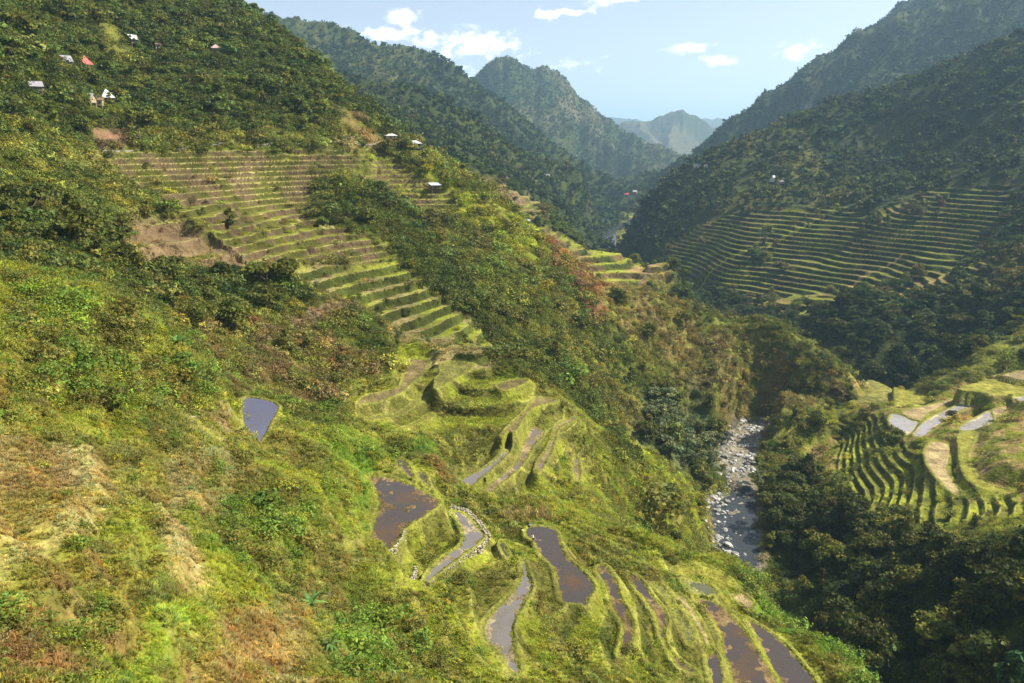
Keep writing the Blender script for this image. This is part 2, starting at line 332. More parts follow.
# ------------------------------------------------------------------ final height of the ground
def ground_height(x, y):
    """x, y flat arrays -> z, field id (-1 none), distance to nearest field edge, terrace weight, terrace phase"""
    r = np.hypot(x, y)
    z = base(x, y)
    # natural roughness, metres
    k = np.clip(r/260.0, .35, 6.0)
    rough = (.9*fbm(x/24, y/24, 3, 1) + .25*fbm(x/4.3, y/4.3, 2, 2))*np.minimum(k, 1.3) + np.where(r > 500, 5.0*fbm(x/75, y/75, 4, 3)*np.clip((r-500)/800, 0, 1), 0)
    nf = np.nonzero((r < 240) & (x < 60))[0]; xx, yy = x[nf], y[nf]
    rough[nf] += (1-sstep(190, 240, r[nf]))*sstep(30, 55, r[nf])*(1.5*fbm(xx/13, yy/13, 3, 18) - 1.3*np.abs(fbm(xx/22, yy/22, 2, 19)) + .5)
    far_ = sstep(1450, 2000, r)
    ff = np.nonzero(far_ > 0)[0]
    xx, yy = x[ff], y[ff]; wl_ = np.clip(r[ff]/3000, .6, 1.25)
    rough[ff] += far_[ff]*wl_*(-20*np.abs(fbm(xx/(190*wl_), yy/(190*wl_), 4, 16)) + 9 + 5*fbm(xx/(38*wl_), yy/(38*wl_), 3, 17))*sstep(-150, -60, z[ff])
    tw = np.zeros(len(x)); ph = np.zeros(len(x)); zt = z.copy()
    for nm, h, rf, P in TERRACES:
        m = 8 if nm in ('right','spur','far','farther') else 4
        kk, sd = sub_sd(x, y, P, m*2)
        w = 1-sstep(-m, m*.6, sd + m*.7*perlin(x[kk]/(m*3), y[kk]/(m*3), 5))
        if nm == 'old': w = w*.85*sstep(-.75, .0, fbm(x[kk]/26, y[kk]/26, 2, 8))
        zz = z[kk]
        nk = .5 if nm in ('upper','lower') else 1.2 if nm == 'right' else .35 if nm in ('bank','middle','front') else .9
        n2k = .10 if nm in ('bank','middle','front') else .28
        big_ = 2.2*h*fbm(x[kk]/95, y[kk]/95, 2, 21) if nm == 'right' else 0.0
        q = (zz + big_ + nk*h*perlin(x[kk]/(13*h), y[kk]/(13*h), 6) + n2k*h*perlin(x[kk]/(3.2*h), y[kk]/(3.2*h), 7))/h
        f = q-np.floor(q)
        s = sstep(1-rf, 1.0, f)
        lip = .12*h*.4*np.exp(-((f-.03)/.045)**2) + .12*h*.4*np.exp(-((f-1.0)/.05)**2)
        t = (np.floor(q)+s)*h - .5*h + .25*h + lip
        up = w > tw[kk]
        zt[kk] = np.where(up, t, zt[kk]); ph[kk] = np.where(up, f/(1-rf), ph[kk]); tw[kk] = np.maximum(w, tw[kk])
    z = (z+rough)*(1-tw) + (zt + .12*rough)*tw
    # single fields: level floor, raised bund, banks blended by distance
    wsum = np.zeros(len(x)); zs = np.zeros(len(x)); fid = np.full(len(x), -1); fd = np.full(len(x), 99.0)
    for i, (lv, cover, P) in enumerate(FIELDS):
        D = 8.0 if i < 28 else 17.0
        kk, sd = sub_sd(x, y, P, D)
        e = np.maximum(sd, 0)
        w = np.where(e < D, (1-e/D)**2/(e+.25)**2.2, 0) if i < 28 else np.where(e < D, (1-e/D)**2/(e+.35)**2.0, 0)
        bund = .30*sstep(-.15, .25, sd)*(1-sstep(.55, 1.1, sd))
        wsum[kk] += w; zs[kk] += w*(lv+bund-.05*e)
        ii = sd < 0
        fid[kk[ii]] = i
        fd[kk] = np.minimum(fd[kk], np.abs(sd))
    wb = np.where(wsum > 0, np.where(r < 220, 1/2.7**2.2, 1/3.2**2.2), 1.0)
    z = np.where(wsum > 0, (zs + wb*z)/(wsum+wb), z)
    inside = fid >= 0
    lvl = np.array([f[0] for f in FIELDS])[fid]
    wetk = np.array([{'wet':-.10,'wetred':-.045,'wetgrey':-.07,'wetgreen':-.02,'wetmud':-.02,'wetpale':-.06,'pond':-.4,'mud':.03,'mudgreen':.05,'grass':.08,'dry':.05}[f[1]] for f in FIELDS])[fid]
    shore = .20*np.exp(-fd/.8)*(.7+fbm(x/1.9, y/1.9, 2, 15))
    floor_ = lvl + wetk + shore + .09*fbm(x/4.5, y/4.5, 3, 11) + .03*perlin(x/.8, y/.8, 12)
    z = np.where(inside, floor_*sstep(0, .35, fd) + (lvl+.12)*(1-sstep(0, .35, fd)), z)
    # ground falls away in front of the dry stone walls
    for px, lv, dep in WALL_LINES:
        line = [at_z(u, v, lv) for u, v in px]
        kk = np.nonzero((fid < 0) & (np.abs(x-line[0][0]) < 25) & (np.abs(y-line[0][1]) < 25))[0]
        d, _, _, _ = seg_dist(x[kk], y[kk], line)
        z[kk] -= dep*np.exp(-(d/(5.5 if dep > 2 else 3.2))**2)*sstep(.45, .8, fd[kk])*(sstep(-20.5, -18.5, x[kk]) if dep > 2 else 1)
    # river bed
    kk, sd = sub_sd(x, y, RIVER_POLY, 14)
    bed = RIVER_Z - .35 + .55*fbm(x[kk]/5, y[kk]/5, 3, 13) + .75*sstep(300, 325, y[kk])*(sd > -30)
    z[kk] = np.where(sd < 0, bed, z[kk]*sstep(0, 8, sd) + bed*(1-sstep(0, 8, sd)))
    for line in (RIVER_LINE, RIVER_LINE_B):
        xs = np.array(line)[:,:2]
        lo = xs.min(0)-45; hi = xs.max(0)+45
        kk = np.nonzero((x>lo[0])&(x<hi[0])&(y>lo[1])&(y<hi[1]))[0]
        d, hw, _, _ = seg_dist(x[kk], y[kk], line)
        bz = RIVER_Z - .4 + .5*fbm(x[kk]/6, y[kk]/6, 2, 14)
        t = sstep(0, 1, (d-hw)/22.0)
        z[kk] = np.where(z[kk] > bz, bz*(1-t)+z[kk]*t, z[kk])
    return z, fid, fd, tw, ph
# ------------------------------------------------------------------ materials
def new_mat(name):
    m = bpy.data.materials.new(name); m.use_nodes = True
    nt = m.node_tree
    return m, nt.nodes, nt.links, nt.nodes['Principled BSDF']

def simple_mat(name, rgb, rough=.85, noise_scale=8.0, amount=.35, bump=.0, spec=.3, coord='Object'):
    m, n, l, b = new_mat(name)
    tc = n.new('ShaderNodeTexCoord'); nz = n.new('ShaderNodeTexNoise'); nz.inputs['Scale'].default_value = noise_scale; nz.inputs['Detail'].default_value = 5
    l.new(tc.outputs[coord], nz.inputs['Vector'])
    mp = n.new('ShaderNodeMapRange'); mp.inputs[1].default_value = .3; mp.inputs[2].default_value = .7; mp.inputs[3].default_value = 1-amount; mp.inputs[4].default_value = 1+amount
    l.new(nz.outputs['Fac'], mp.inputs[0])
    hs = n.new('ShaderNodeVectorMath'); hs.operation = 'SCALE'; hs.inputs[0].default_value = rgb
    l.new(mp.outputs[0], hs.inputs['Scale']); l.new(hs.outputs[0], b.inputs['Base Color'])
    b.inputs['Roughness'].default_value = rough; b.inputs['Specular IOR Level'].default_value = spec
    if bump:
        bp = n.new('ShaderNodeBump'); bp.inputs['Strength'].default_value = bump; bp.inputs['Distance'].default_value = .05
        l.new(nz.outputs['Fac'], bp.inputs['Height']); l.new(bp.outputs[0], b.inputs['Normal'])
    return m

def ground_mat():
    m, n, l, b = new_mat('hillside ground')
    at_ = n.new('ShaderNodeAttribute'); at_.attribute_name = 'cover'
    geo = n.new('ShaderNodeNewGeometry')
    def nz(scale, det, lo, hi):
        t = n.new('ShaderNodeTexNoise'); t.inputs['Scale'].default_value = scale; t.inputs['Detail'].default_value = det; t.inputs['Roughness'].default_value = .65
        l.new(geo.outputs['Position'], t.inputs['Vector'])
        r = n.new('ShaderNodeMapRange'); r.inputs[1].default_value = .3; r.inputs[2].default_value = .7; r.inputs[3].default_value = lo; r.inputs[4].default_value = hi
        l.new(t.outputs['Fac'], r.inputs[0]); return t, r
    t1, r1 = nz(1.7, 5, .6, 1.4); t2, r2 = nz(.22, 5, .7, 1.3); t3, r3 = nz(.035, 7, .6, 1.4)
    mu = n.new('ShaderNodeMath'); mu.operation = 'MULTIPLY'; l.new(r1.outputs[0], mu.inputs[0]); l.new(r2.outputs[0], mu.inputs[1])
    mu2 = n.new('ShaderNodeMath'); mu2.operation = 'MULTIPLY'; l.new(mu.outputs[0], mu2.inputs[0]); l.new(r3.outputs[0], mu2.inputs[1])
    sc = n.new('ShaderNodeVectorMath'); sc.operation = 'SCALE'; l.new(at_.outputs['Color'], sc.inputs[0]); l.new(mu2.outputs[0], sc.inputs['Scale'])
    l.new(sc.outputs[0], b.inputs['Base Color'])
    b.inputs['Roughness'].default_value = .95; b.inputs['Specular IOR Level'].default_value = .1
    bp = n.new('ShaderNodeBump'); bp.inputs['Strength'].default_value = .6; bp.inputs['Distance'].default_value = .25
    l.new(t1.outputs['Fac'], bp.inputs['Height'])
    bp2 = n.new('ShaderNodeBump'); bp2.inputs['Strength'].default_value = .8; bp2.inputs['Distance'].default_value = 8.0
    l.new(t3.outputs['Fac'], bp2.inputs['Height']); l.new(bp.outputs[0], bp2.inputs['Normal'])
    l.new(bp2.outputs[0], b.inputs['Normal'])
    return m

# ------------------------------------------------------------------ ground sheet: fine where the slopes are near, coarse far away and behind
def rows():
    segs = [(2.5, 34, 2.2), (34, 60, .36), (60, 150, .30), (150, 300, .45), (300, 410, .36), (410, 460, .6), (460, 640, 1.4), (640, 860, .8), (860, 1000, 2.0), (1000, 1400, 4.0), (1400, 2500, 9.0), (2500, 3500, 15.0), (3500, 6500, 40.0), (6500, 15500, 320.0)]
    out = []
    for a, b, s in segs: out.append(np.linspace(a, b, int((b-a)/s), endpoint=False))
    return np.concatenate(out+[np.array([15500.0])])
GR = rows()
GT = np.concatenate([np.linspace(-math.pi, -.76, 26, endpoint=False), np.linspace(-.76, .76, 1330), np.linspace(.76, math.pi, 27)[1:]])
_TT, _RR = np.meshgrid(GT, GR)
GX = (_RR*np.sin(_TT)); GY = (_RR*np.cos(_TT))
gz, gfid, gfd, gtw, gph = ground_height(GX.ravel(), GY.ravel())
GZ = gz.reshape(GX.shape)

def glook(A, x, y):
    """bilinear look-up of a per-vertex array of the ground sheet"""
    t = np.arctan2(x, y); r = np.hypot(x, y)
    ft = np.interp(t, GT, np.arange(len(GT))); fr = np.interp(r, GR, np.arange(len(GR)))
    i = np.clip(ft.astype(int), 0, len(GT)-2); j = np.clip(fr.astype(int), 0, len(GR)-2)
    a = ft-i; b = fr-j
    if A.ndim == 3: a = a[:,None]; b = b[:,None]
    return (A[j,i]*(1-a)+A[j,i+1]*a)*(1-b)+(A[j+1,i]*(1-a)+A[j+1,i+1]*a)*b
def gheight(x, y): return float(glook(GZ, np.array([x], float), np.array([y], float))[0])

# ------------------------------------------------------------------ what grows where
c_ = lambda *a: np.array(a, np.float32)
BRIGHT = c_(.200,.225,.026); LUSH = c_(.11,.20,.022); OLIVE = c_(.115,.118,.026); DRY = c_(.27,.20,.085); REDDRY = c_(.195,.118,.05); PALE = c_(.31,.26,.13)
SHRUB = c_(.068,.084,.016); SHRUBY = c_(.12,.125,.028); DARK = c_(.022,.034,.010); WOOD = c_(.042,.054,.012); BROWN = c_(.125,.088,.042); SOIL = c_(.23,.165,.10); EARTH = c_(.15,.105,.065); ROCK = c_(.24,.215,.185)
GREYG = c_(.085,.105,.048)
# name, outline in the photo, rmin, edge softness (m), colour a, colour b, patch size (m), densities grass / shrub / tree
LAYERS = [
 ('near slope', [(-90,262),(0,264),(60,285),(130,306),(180,350),(235,397),(300,425),(400,452),(440,475),(500,500),(640,522),(760,587),(868,688),(868,720),(-90,720)], 25, 4, BRIGHT, OLIVE, 9, 1, .10, 0),
 ('near shrubs', [(0,270),(60,290),(130,308),(185,355),(235,400),(200,420),(150,415),(80,395),(0,370)], 60, 4, SHRUBY, BRIGHT, 6, .7, .34, 0),
 ('dry face', [(-60,405),(60,425),(98,465),(92,500),(50,525),(0,545),(-60,560)], 40, 2.5, REDDRY, DRY, 5, .9, .03, 0),
 ('pale ledge', [(60,430),(100,440),(105,500),(60,530),(0,580),(-40,590),(-40,560),(40,515),(82,495)], 40, 1.0, PALE*1.1, PALE*.8+BRIGHT*.2, 4, .4, .0, 0),
 ('pale ledge', [(150,490),(185,515),(210,575),(190,600),(165,560)], 40, 1.0, PALE*1.1, DRY, 4, .4, 0, 0),
 ('brown scrub', [(-60,590),(30,560),(90,530),(135,540),(140,600),(120,645),(60,700),(-60,710)], 30, 3, REDDRY, SHRUBY, 3.5, .7, .2, 0),
 ('brown grass', [(195,600),(240,590),(300,610),(345,690),(345,715),(180,715),(160,690),(190,640)], 30, 3, DRY, REDDRY, 4, .9, .07, 0),
 ('lush strip', [(190,568),(207,600),(192,640),(150,690),(120,715),(60,715),(95,680),(140,645),(180,605)], 30, 1.2, LUSH*.7+BRIGHT*.4, LUSH*.5+BRIGHT*.6, 5, .8, 0, 0),
 ('grey grass', [(150,440),(245,452),(240,512),(200,522),(165,500)], 60, 3, PALE*.62+SHRUBY*.3, OLIVE, 5, .9, .02, 0),
 ('leafy shrubs', [(195,505),(240,488),(300,500),(312,560),(260,575),(212,548)], 60, 3, LUSH, SHRUBY, 4, .6, .42, 0),
 ('leafy shrubs', [(325,600),(385,590),(432,640),(440,715),(335,715)], 50, 3, LUSH, SHRUBY, 4, .6, .42, 0),
 ('leafy shrubs', [(330,425),(372,440),(372,500),(345,520),(320,470)], 80, 3, LUSH, BRIGHT, 4, .8, .12, 0),
 ('tall grass', [(180,412),(240,400),(245,440),(190,440)], 90, 2, BRIGHT, PALE, 3, .9, .03, 0),
 ('bowl', [(345,372),(404,362),(500,370),(540,385),(600,425),(625,480),(640,520),(500,505),(440,478),(415,450),(372,440)], 110, 3, BRIGHT, OLIVE, 6, .9, .03, 0),
 ('bowl shrubs', [(465,385),(500,385),(500,420),(470,440),(430,470),(410,450),(440,400)], 110, 3, LUSH, SHRUBY, 5, .7, .16, 0),
 ('red bank', [(428,455),(470,440),(495,448),(470,470),(440,480)], 110, 2, REDDRY, BROWN, 3, .5, .08, 0),
 ('river slope', [(560,400),(600,425),(650,440),(700,480),(714,540),(735,575),(760,590),(690,568),(640,528),(625,480)], 140, 5, SHRUBY, BRIGHT, 8, .5, .2, .0015),
 ('edge shrubs', [(742,612),(790,635),(868,690),(868,660),(800,606),(760,585),(735,575)], 110, 3, LUSH, SHRUBY, 5, .6, .28, 0),
 ('wood bank', [(764,492),(800,478),(840,505),(880,532),(950,546),(1024,546),(1100,550),(1100,740),(880,740),(845,660),(800,604),(772,560)], 165, 5, DARK*1.2, WOOD, 14, 0, .14, .032),
 ('plateau', [(800,450),(838,418),(862,380),(895,384),(925,392),(960,382),(1024,366),(1100,360),(1100,532),(1024,528),(950,528),(880,517),(845,490)], 220, 4, BRIGHT*.75, DRY*.9, 7, .5, .02, .0004),
 ('nose foot', [(790,405),(855,392),(850,420),(800,448),(770,440)], 300, 4, SHRUBY, BRIGHT, 7, .5, .15, .008),
 ('dark wood', [(808,322),(900,306),(960,294),(1024,290),(1100,288),(1100,340),(1024,335),(985,360),(950,380),(920,390),(890,386),(862,374),(835,353),(800,331)], 440, 8, DARK, WOOD, 16, 0, .02, .028),
 ('grass spur', [(925,388),(985,346),(1024,314),(1100,290),(1100,365),(1000,374)], 380, 5, BRIGHT*.7, SHRUBY, 9, .5, .05, .003),
 ('gully', [(345,192),(392,186),(432,240),(482,300),(540,368),(600,416),(640,468),(600,446),(540,402),(490,348),(440,296),(402,258),(376,232),(320,217)], 200, 7, SHRUB*.8, SHRUB*.7, 14, .05, .34, .006),
 ('olive nose', [(605,282),(700,322),(760,338),(830,374),(850,395),(800,405),(760,410),(700,390),(640,345),(590,310)], 300, 8, c_(.150,.120,.045), OLIVE*1.1, 12, .3, .20, .0008),
 ('nose trees', [(770,400),(815,375),(838,395),(800,418),(770,420),(740,410)], 330, 6, c_(.135,.112,.042), SHRUBY, 12, 0, .25, .006),
 ('red shrubs', [(536,243),(560,248),(590,280),(605,312),(585,306),(560,275)], 290, 6, c_(.19,.09,.05), SHRUBY, 7, .2, .2, 0),
 ('feathery', [(640,395),(700,388),(728,430),(715,470),(690,482),(645,445)], 230, 8, GREYG, GREYG*.8, 14, .0, .10, .03),
 ('dark shrubs', [(-60,200),(40,215),(120,215),(130,255),(260,262),(320,300),(280,315),(250,300),(130,296),(60,275),(-60,262)], 180, 6, SHRUB, DARK*1.6, 14, .1, .34, .012),
 ('brown shrubs', [(200,320),(280,315),(350,345),(390,360),(345,395),(300,400),(240,395),(200,350)], 150, 5, SHRUBY, BROWN, 7, .3, .30, .003),
 ('bare cliff', [(92,128),(120,126),(132,142),(100,150)], 200, 3, c_(.17,.10,.07), EARTH, 6, .15, .05, 0),
 ('bare cliff', [(120,226),(150,222),(175,240),(165,256),(125,252)], 180, 3, c_(.17,.10,.07), EARTH, 6, .1, .05, 0),
 ('bare shelf', [(165,240),(240,248),(275,262),(215,268),(170,262)], 180, 2, SOIL*.8, OLIVE, 6, .3, .03, 0),
 ('mud ledge', [(284,322),(320,306),(350,302),(355,310),(300,332)], 180, 1.5, SOIL*.75, EARTH, 5, .15, .02, 0),
 ('ridge grass', [(90,20),(112,20),(130,50),(150,75),(130,70),(108,50)], 250, 5, OLIVE, SHRUBY, 10, .5, .03, .001),
 ('ridge grass', [(330,110),(350,108),(380,138),(385,148),(345,146)], 250, 4, OLIVE, DRY*.7, 8, .5, .03, .001),
 ('ridge crest', [(430,175),(470,190),(520,220),(556,246),(535,262),(500,250),(465,220)], 250, 6, BRIGHT, SHRUBY, 9, .5, .10, .0),
 ('golden shelf', [(606,288),(662,286),(668,291),(640,295),(606,294)], 480, 3, c_(.33,.22,.06), DRY, 10, .4, 0, 0),
]
# terraced hillsides: tread colours, riser colours (earth and scrub, shadow painted in), density factors
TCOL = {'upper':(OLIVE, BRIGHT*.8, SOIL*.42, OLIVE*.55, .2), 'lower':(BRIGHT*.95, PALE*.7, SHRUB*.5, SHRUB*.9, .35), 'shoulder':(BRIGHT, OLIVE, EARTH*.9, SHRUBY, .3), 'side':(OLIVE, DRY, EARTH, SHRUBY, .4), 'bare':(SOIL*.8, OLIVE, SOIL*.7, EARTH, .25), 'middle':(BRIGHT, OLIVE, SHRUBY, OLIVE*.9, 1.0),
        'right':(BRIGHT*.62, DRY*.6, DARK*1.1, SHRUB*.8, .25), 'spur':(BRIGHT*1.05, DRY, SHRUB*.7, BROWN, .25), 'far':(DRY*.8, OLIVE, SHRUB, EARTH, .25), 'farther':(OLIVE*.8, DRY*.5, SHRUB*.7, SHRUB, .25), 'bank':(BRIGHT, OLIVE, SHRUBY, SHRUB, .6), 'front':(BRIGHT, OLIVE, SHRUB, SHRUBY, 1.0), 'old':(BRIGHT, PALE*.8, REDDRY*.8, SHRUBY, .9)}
FCOL = {'wet':c_(.17,.125,.09),'wetred':c_(.155,.11,.062),'wetgrey':c_(.24,.20,.14),'wetgreen':c_(.16,.16,.06),'wetmud':c_(.24,.185,.11),'wetpale':c_(.34,.29,.22),'pond':c_(.06,.06,.045),
        'mud':c_(.155,.125,.06),'mudgreen':c_(.17,.165,.05),'grass':c_(.21,.20,.04),'dry':c_(.30,.235,.14)}

gx, gy = GX.ravel(), GY.ravel(); gr = np.hypot(gx, gy)
ncol = np.empty((len(gx),3), np.float32); dens = np.zeros((len(gx),3), np.float32)     # densities: grass, shrub, tree
_n1 = fbm(gx/60, gy/60, 4, 60); _n2 = fbm(gx/13, gy/13, 3, 61); _n3 = fbm(gx/260, gy/260, 4, 62)
mixc = lambda a, b, t: a*(1-t)[:,None] + b*t[:,None]
# default: scrub on the big slope, woods high up and beyond
t = sstep(-.4, .5, _n2)
ncol[:] = mixc(SHRUB*1.15, SHRUBY, t)
ncol[:] = mixc(ncol, BROWN, sstep(.25, .7, _n1)*.45)
dens[:] = (.15, .27, .0012)
wood = (sstep(-2, 8, gz + 7*_n1)*(gr > 250)*(gr < 700)*(gx < 60)).astype(np.float32)
ncol[:] = mixc(ncol, mixc(WOOD, SHRUB, t), wood); dens[:] = dens*(1-wood)[:,None] + c_(.03,.16,.016)*wood[:,None]
w = sstep(470, 560, gr)
fc = mixc(WOOD, DARK*1.2, sstep(-.3, .4, _n1))
fc = mixc(fc, OLIVE*.75, sstep(.28, .6, _n3 + .35*_n1)*(gx < 350))
ncol[:] = mixc(ncol, fc, w); dens[:] = dens*(1-w)[:,None] + c_(0,.006,.022)*w[:,None]
# the tall mountain on the right is darker and cooler, haze blue painted in
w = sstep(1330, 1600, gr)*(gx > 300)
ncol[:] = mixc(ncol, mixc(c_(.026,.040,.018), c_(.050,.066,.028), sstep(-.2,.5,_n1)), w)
# far ranges: woods on the wet flanks, grass and bare slides on the ribs
w = sstep(1500, 2300, gr)*(gx < 900)
rib = fbm(gx/210, gy/210, 5, 64)
fc = mixc(c_(.040,.058,.020), c_(.080,.088,.036), sstep(-.05, .5, rib + .3*_n3))
fc = mixc(fc, c_(.12,.10,.06), sstep(.35, .8, fbm(gx/120, gy/300, 4, 65)+.2)*sstep(2300, 3000, gr))
ncol[:] = mixc(ncol, fc, w); dens[:,2] *= 1-.6*w
w = sstep(3800, 5000, gr)
ncol[:] = mixc(ncol, mixc(c_(.085,.08,.045), c_(.04,.055,.025), sstep(-.1,.5,fbm(gx/500, gy/500, 4, 66))), w)
def layer(P, soft, ca, cb, size, g, s, tr):
    k, sd = sub_sd(gx, gy, P, soft*2+2)
    if len(k) == 0: return
    w = 1-sstep(-soft*.7, soft*.7, sd + soft*.9*fbm(gx[k]/(soft*2.2), gy[k]/(soft*2.2), 2, 70))
    nn = sstep(-.35, .45, fbm(gx[k]/size, gy[k]/size, 3, 71))
    cc = ca*(1-nn)[:,None]+cb*nn[:,None]
    ncol[k] = ncol[k]*(1-w)[:,None]+cc*w[:,None]
    dens[k] = dens[k]*(1-w)[:,None]+c_(g,s,tr)*w[:,None]
for nm, px, rmin, soft, ca, cb, size, g, s, tr in LAYERS:
    layer(outline(px, rmin), soft, ca, cb, size, g, s, tr)
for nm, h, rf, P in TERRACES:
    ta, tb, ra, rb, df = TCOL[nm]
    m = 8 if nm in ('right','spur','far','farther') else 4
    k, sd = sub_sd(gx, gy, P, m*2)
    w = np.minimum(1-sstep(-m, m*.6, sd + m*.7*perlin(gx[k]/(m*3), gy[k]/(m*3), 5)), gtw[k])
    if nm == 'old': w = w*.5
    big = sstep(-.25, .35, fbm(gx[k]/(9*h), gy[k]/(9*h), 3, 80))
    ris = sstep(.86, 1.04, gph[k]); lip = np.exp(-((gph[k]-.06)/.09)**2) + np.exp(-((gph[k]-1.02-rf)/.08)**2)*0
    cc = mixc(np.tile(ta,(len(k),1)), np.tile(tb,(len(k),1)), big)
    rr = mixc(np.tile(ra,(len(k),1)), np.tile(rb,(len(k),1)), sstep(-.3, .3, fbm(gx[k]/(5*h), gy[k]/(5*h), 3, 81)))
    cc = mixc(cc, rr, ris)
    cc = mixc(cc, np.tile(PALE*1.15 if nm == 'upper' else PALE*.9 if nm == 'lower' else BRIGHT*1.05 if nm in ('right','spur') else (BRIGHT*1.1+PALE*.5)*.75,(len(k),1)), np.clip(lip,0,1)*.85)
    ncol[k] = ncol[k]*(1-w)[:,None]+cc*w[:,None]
    scrub = sstep(.25, .55, fbm(gx[k]/(6*h), gy[k]/(6*h), 3, 82))
    if nm in ('old','front'): continue
    tgt = np.stack([df*(1-.6*ris)+0*ris, (.01+.09*scrub+(.06 if nm in ('bank','lower') else .03)*ris)*(1 if nm in ('upper','lower','shoulder','middle','bank','side') else .8), .0015*scrub + (.012*sstep(.2,.5,fbm(gx[k]/60, gy[k]/60, 3, 83)) if nm == 'right' else 0)], -1)
    dens[k] = dens[k]*(1-w)[:,None]+tgt*w[:,None]
# patches of dry stalks, bare soil and weeds over the near slope
m_ = (gr < 240)
k = np.nonzero(m_)[0]
va = fbm(gx[k]/3.2, gy[k]/3.2, 3, 95); vb = fbm(gx[k]/9.5, gy[k]/9.5, 3, 96); vc = fbm(gx[k]/1.6, gy[k]/1.6, 2, 97)
fade = 1-sstep(190, 240, gr[k]); fade = fade*(gx[k] < 70 - .12*gy[k] + 30)
for f_, col, am in ((sstep(.22, .6, va+.5*vb), DRY, .25), (sstep(.4, .8, vb-.4*va), REDDRY*.9, .15), (sstep(.25, .6, -va+.4*vc), SHRUBY*.8, .3), (sstep(.45, .8, vc+.5*va), SOIL*.7, .15), (sstep(.5, .9, -vb-.3*vc), PALE*.8, .3)):
    f_ = (f_*am*fade)[:,None]
    ncol[k] = ncol[k]*(1-f_) + col*f_
# bushes on the banks between the plateau fields
k = np.nonzero((gfid < 0) & (gfd > 1.0) & (gfd < 9) & (gx > 120) & (gr > 220))[0]
if len(k):
    bb = sstep(.1, .5, fbm(gx[k]/7, gy[k]/7, 2, 98))
    dens[k,1] = np.maximum(dens[k,1], .03*bb); ncol[k] = mixc(ncol[k], np.tile(SHRUB*.8,(len(k),1)), .6*bb)
# trodden ways that cross the right-hand terraces, and the concrete channel high on the left
for px, rm, wd_, col in (([(690,290),(715,268),(760,248),(800,226),(835,208)], 520, 2.2, BRIGHT*1.1), ([(815,312),(842,290),(866,270),(905,248)], 520, 1.6, DRY*1.1), ([(640,283),(690,290)], 520, 2.5, SOIL)):
    L_ = [hit(u, v, rm) for u, v in px]
    d, _, _, _ = seg_dist(gx, gy, L_)
    w = (1-sstep(wd_*.6, wd_*1.5, d + .8*wd_*perlin(gx/6, gy/6, 99)))*(gr > 450)
    ncol[:] = mixc(ncol, np.tile(col,(len(gx),1)), w.astype(np.float32)); dens[:] *= (1-w)[:,None]
# fields
ii = np.nonzero(gfid >= 0)[0]
fcol = np.array([FCOL[f[1]] for f in FIELDS], np.float32)[gfid[ii]]
nn = fbm(gx[ii]/4, gy[ii]/4, 3, 90)[:,None]
fcol = fcol*(1+.35*nn)
edge = (1-sstep(.15, .5, gfd[ii]))[:,None]
ncol[ii] = fcol*(1-edge)+(BRIGHT*.8)*edge
isgrass = np.array([f[1] in ('grass','mudgreen') for f in FIELDS])[gfid[ii]]
dens[ii] = 0; dens[ii,0] = np.where(isgrass, .35, np.where(gfd[ii] < .3, .5, 0))
bund = np.nonzero((gfid < 0) & (gfd < .7))[0]
ncol[bund] = ncol[bund]*.45 + (BRIGHT*.6+PALE*.35)*.55
dens[bund,1:] = 0
for px, lv, dep in WALL_LINES:
    k = np.nonzero((gr > 90) & (gr < 160) & (gx < 20))[0]
    d, _, _, _ = seg_dist(gx[k], gy[k], [at_z(u, v, lv) for u, v in px])
    dens[k] *= sstep(1.6, 3.2, d)[:,None]
# river bed and its stony margins
k, sd = sub_sd(gx, gy, RIVER_POLY, 8)
w = 1-sstep(-1, 3.5, sd + 2*fbm(gx[k]/5, gy[k]/5, 2, 91))
ncol[k] = ncol[k]*(1-w)[:,None] + (ROCK*(1+.25*perlin(gx[k]/1.5, gy[k]/1.5, 92))[:,None])*w[:,None]
dens[k] *= (1-w)[:,None]
for line in (RIVER_LINE, RIVER_LINE_B):
    m = (gr < 1700)
    kk = np.nonzero(m)[0]
    d, hw, _, _ = seg_dist(gx[kk], gy[kk], line)
    w = (1-sstep(0, 2, d-hw))*(gr[kk] < 450)
    ncol[kk] = ncol[kk]*(1-w)[:,None] + ROCK*w[:,None]; dens[kk] *= (1-w)[:,None]
ncol *= (1+.10*_n2)[:,None]*c_(1.02,1.0,.82)
ncol = np.clip(ncol, .004, .7)
dens[(gx < 40) & (gr < 195), 2] = 0

def mesh_from(name, V, faces4, mat, smooth=True, attrs=None):
    me = bpy.data.meshes.new(name)
    V = np.asarray(V, np.float32); f = np.asarray(faces4, np.int32)
    me.vertices.add(len(V)); me.vertices.foreach_set('co', V.ravel())
    me.loops.add(f.size); me.loops.foreach_set('vertex_index', f.ravel())
    me.polygons.add(len(f)); me.polygons.foreach_set('loop_start', np.arange(0, f.size, f.shape[1], dtype=np.int32))
    if smooth: me.polygons.foreach_set('use_smooth', np.ones(len(f), bool))
    me.update(calc_edges=True)
    for nm, col in (attrs or {}).items():
        a = me.attributes.new(nm, 'FLOAT_COLOR', 'POINT')
        c4 = np.ones((len(V),4), np.float32); c4[:,:3] = col; a.data.foreach_set('color', c4.ravel())
    if mat: me.materials.append(mat)
    return me

def link(o, parent=None):
    C.objects.link(o)
    if parent is not None: o.parent = parent
    return o
def tag(o, label=None, cat=None, group=None, kind=None):
    if label: o['label'] = label
    if cat: o['category'] = cat
    if group: o['group'] = group
    if kind: o['kind'] = kind
    return o

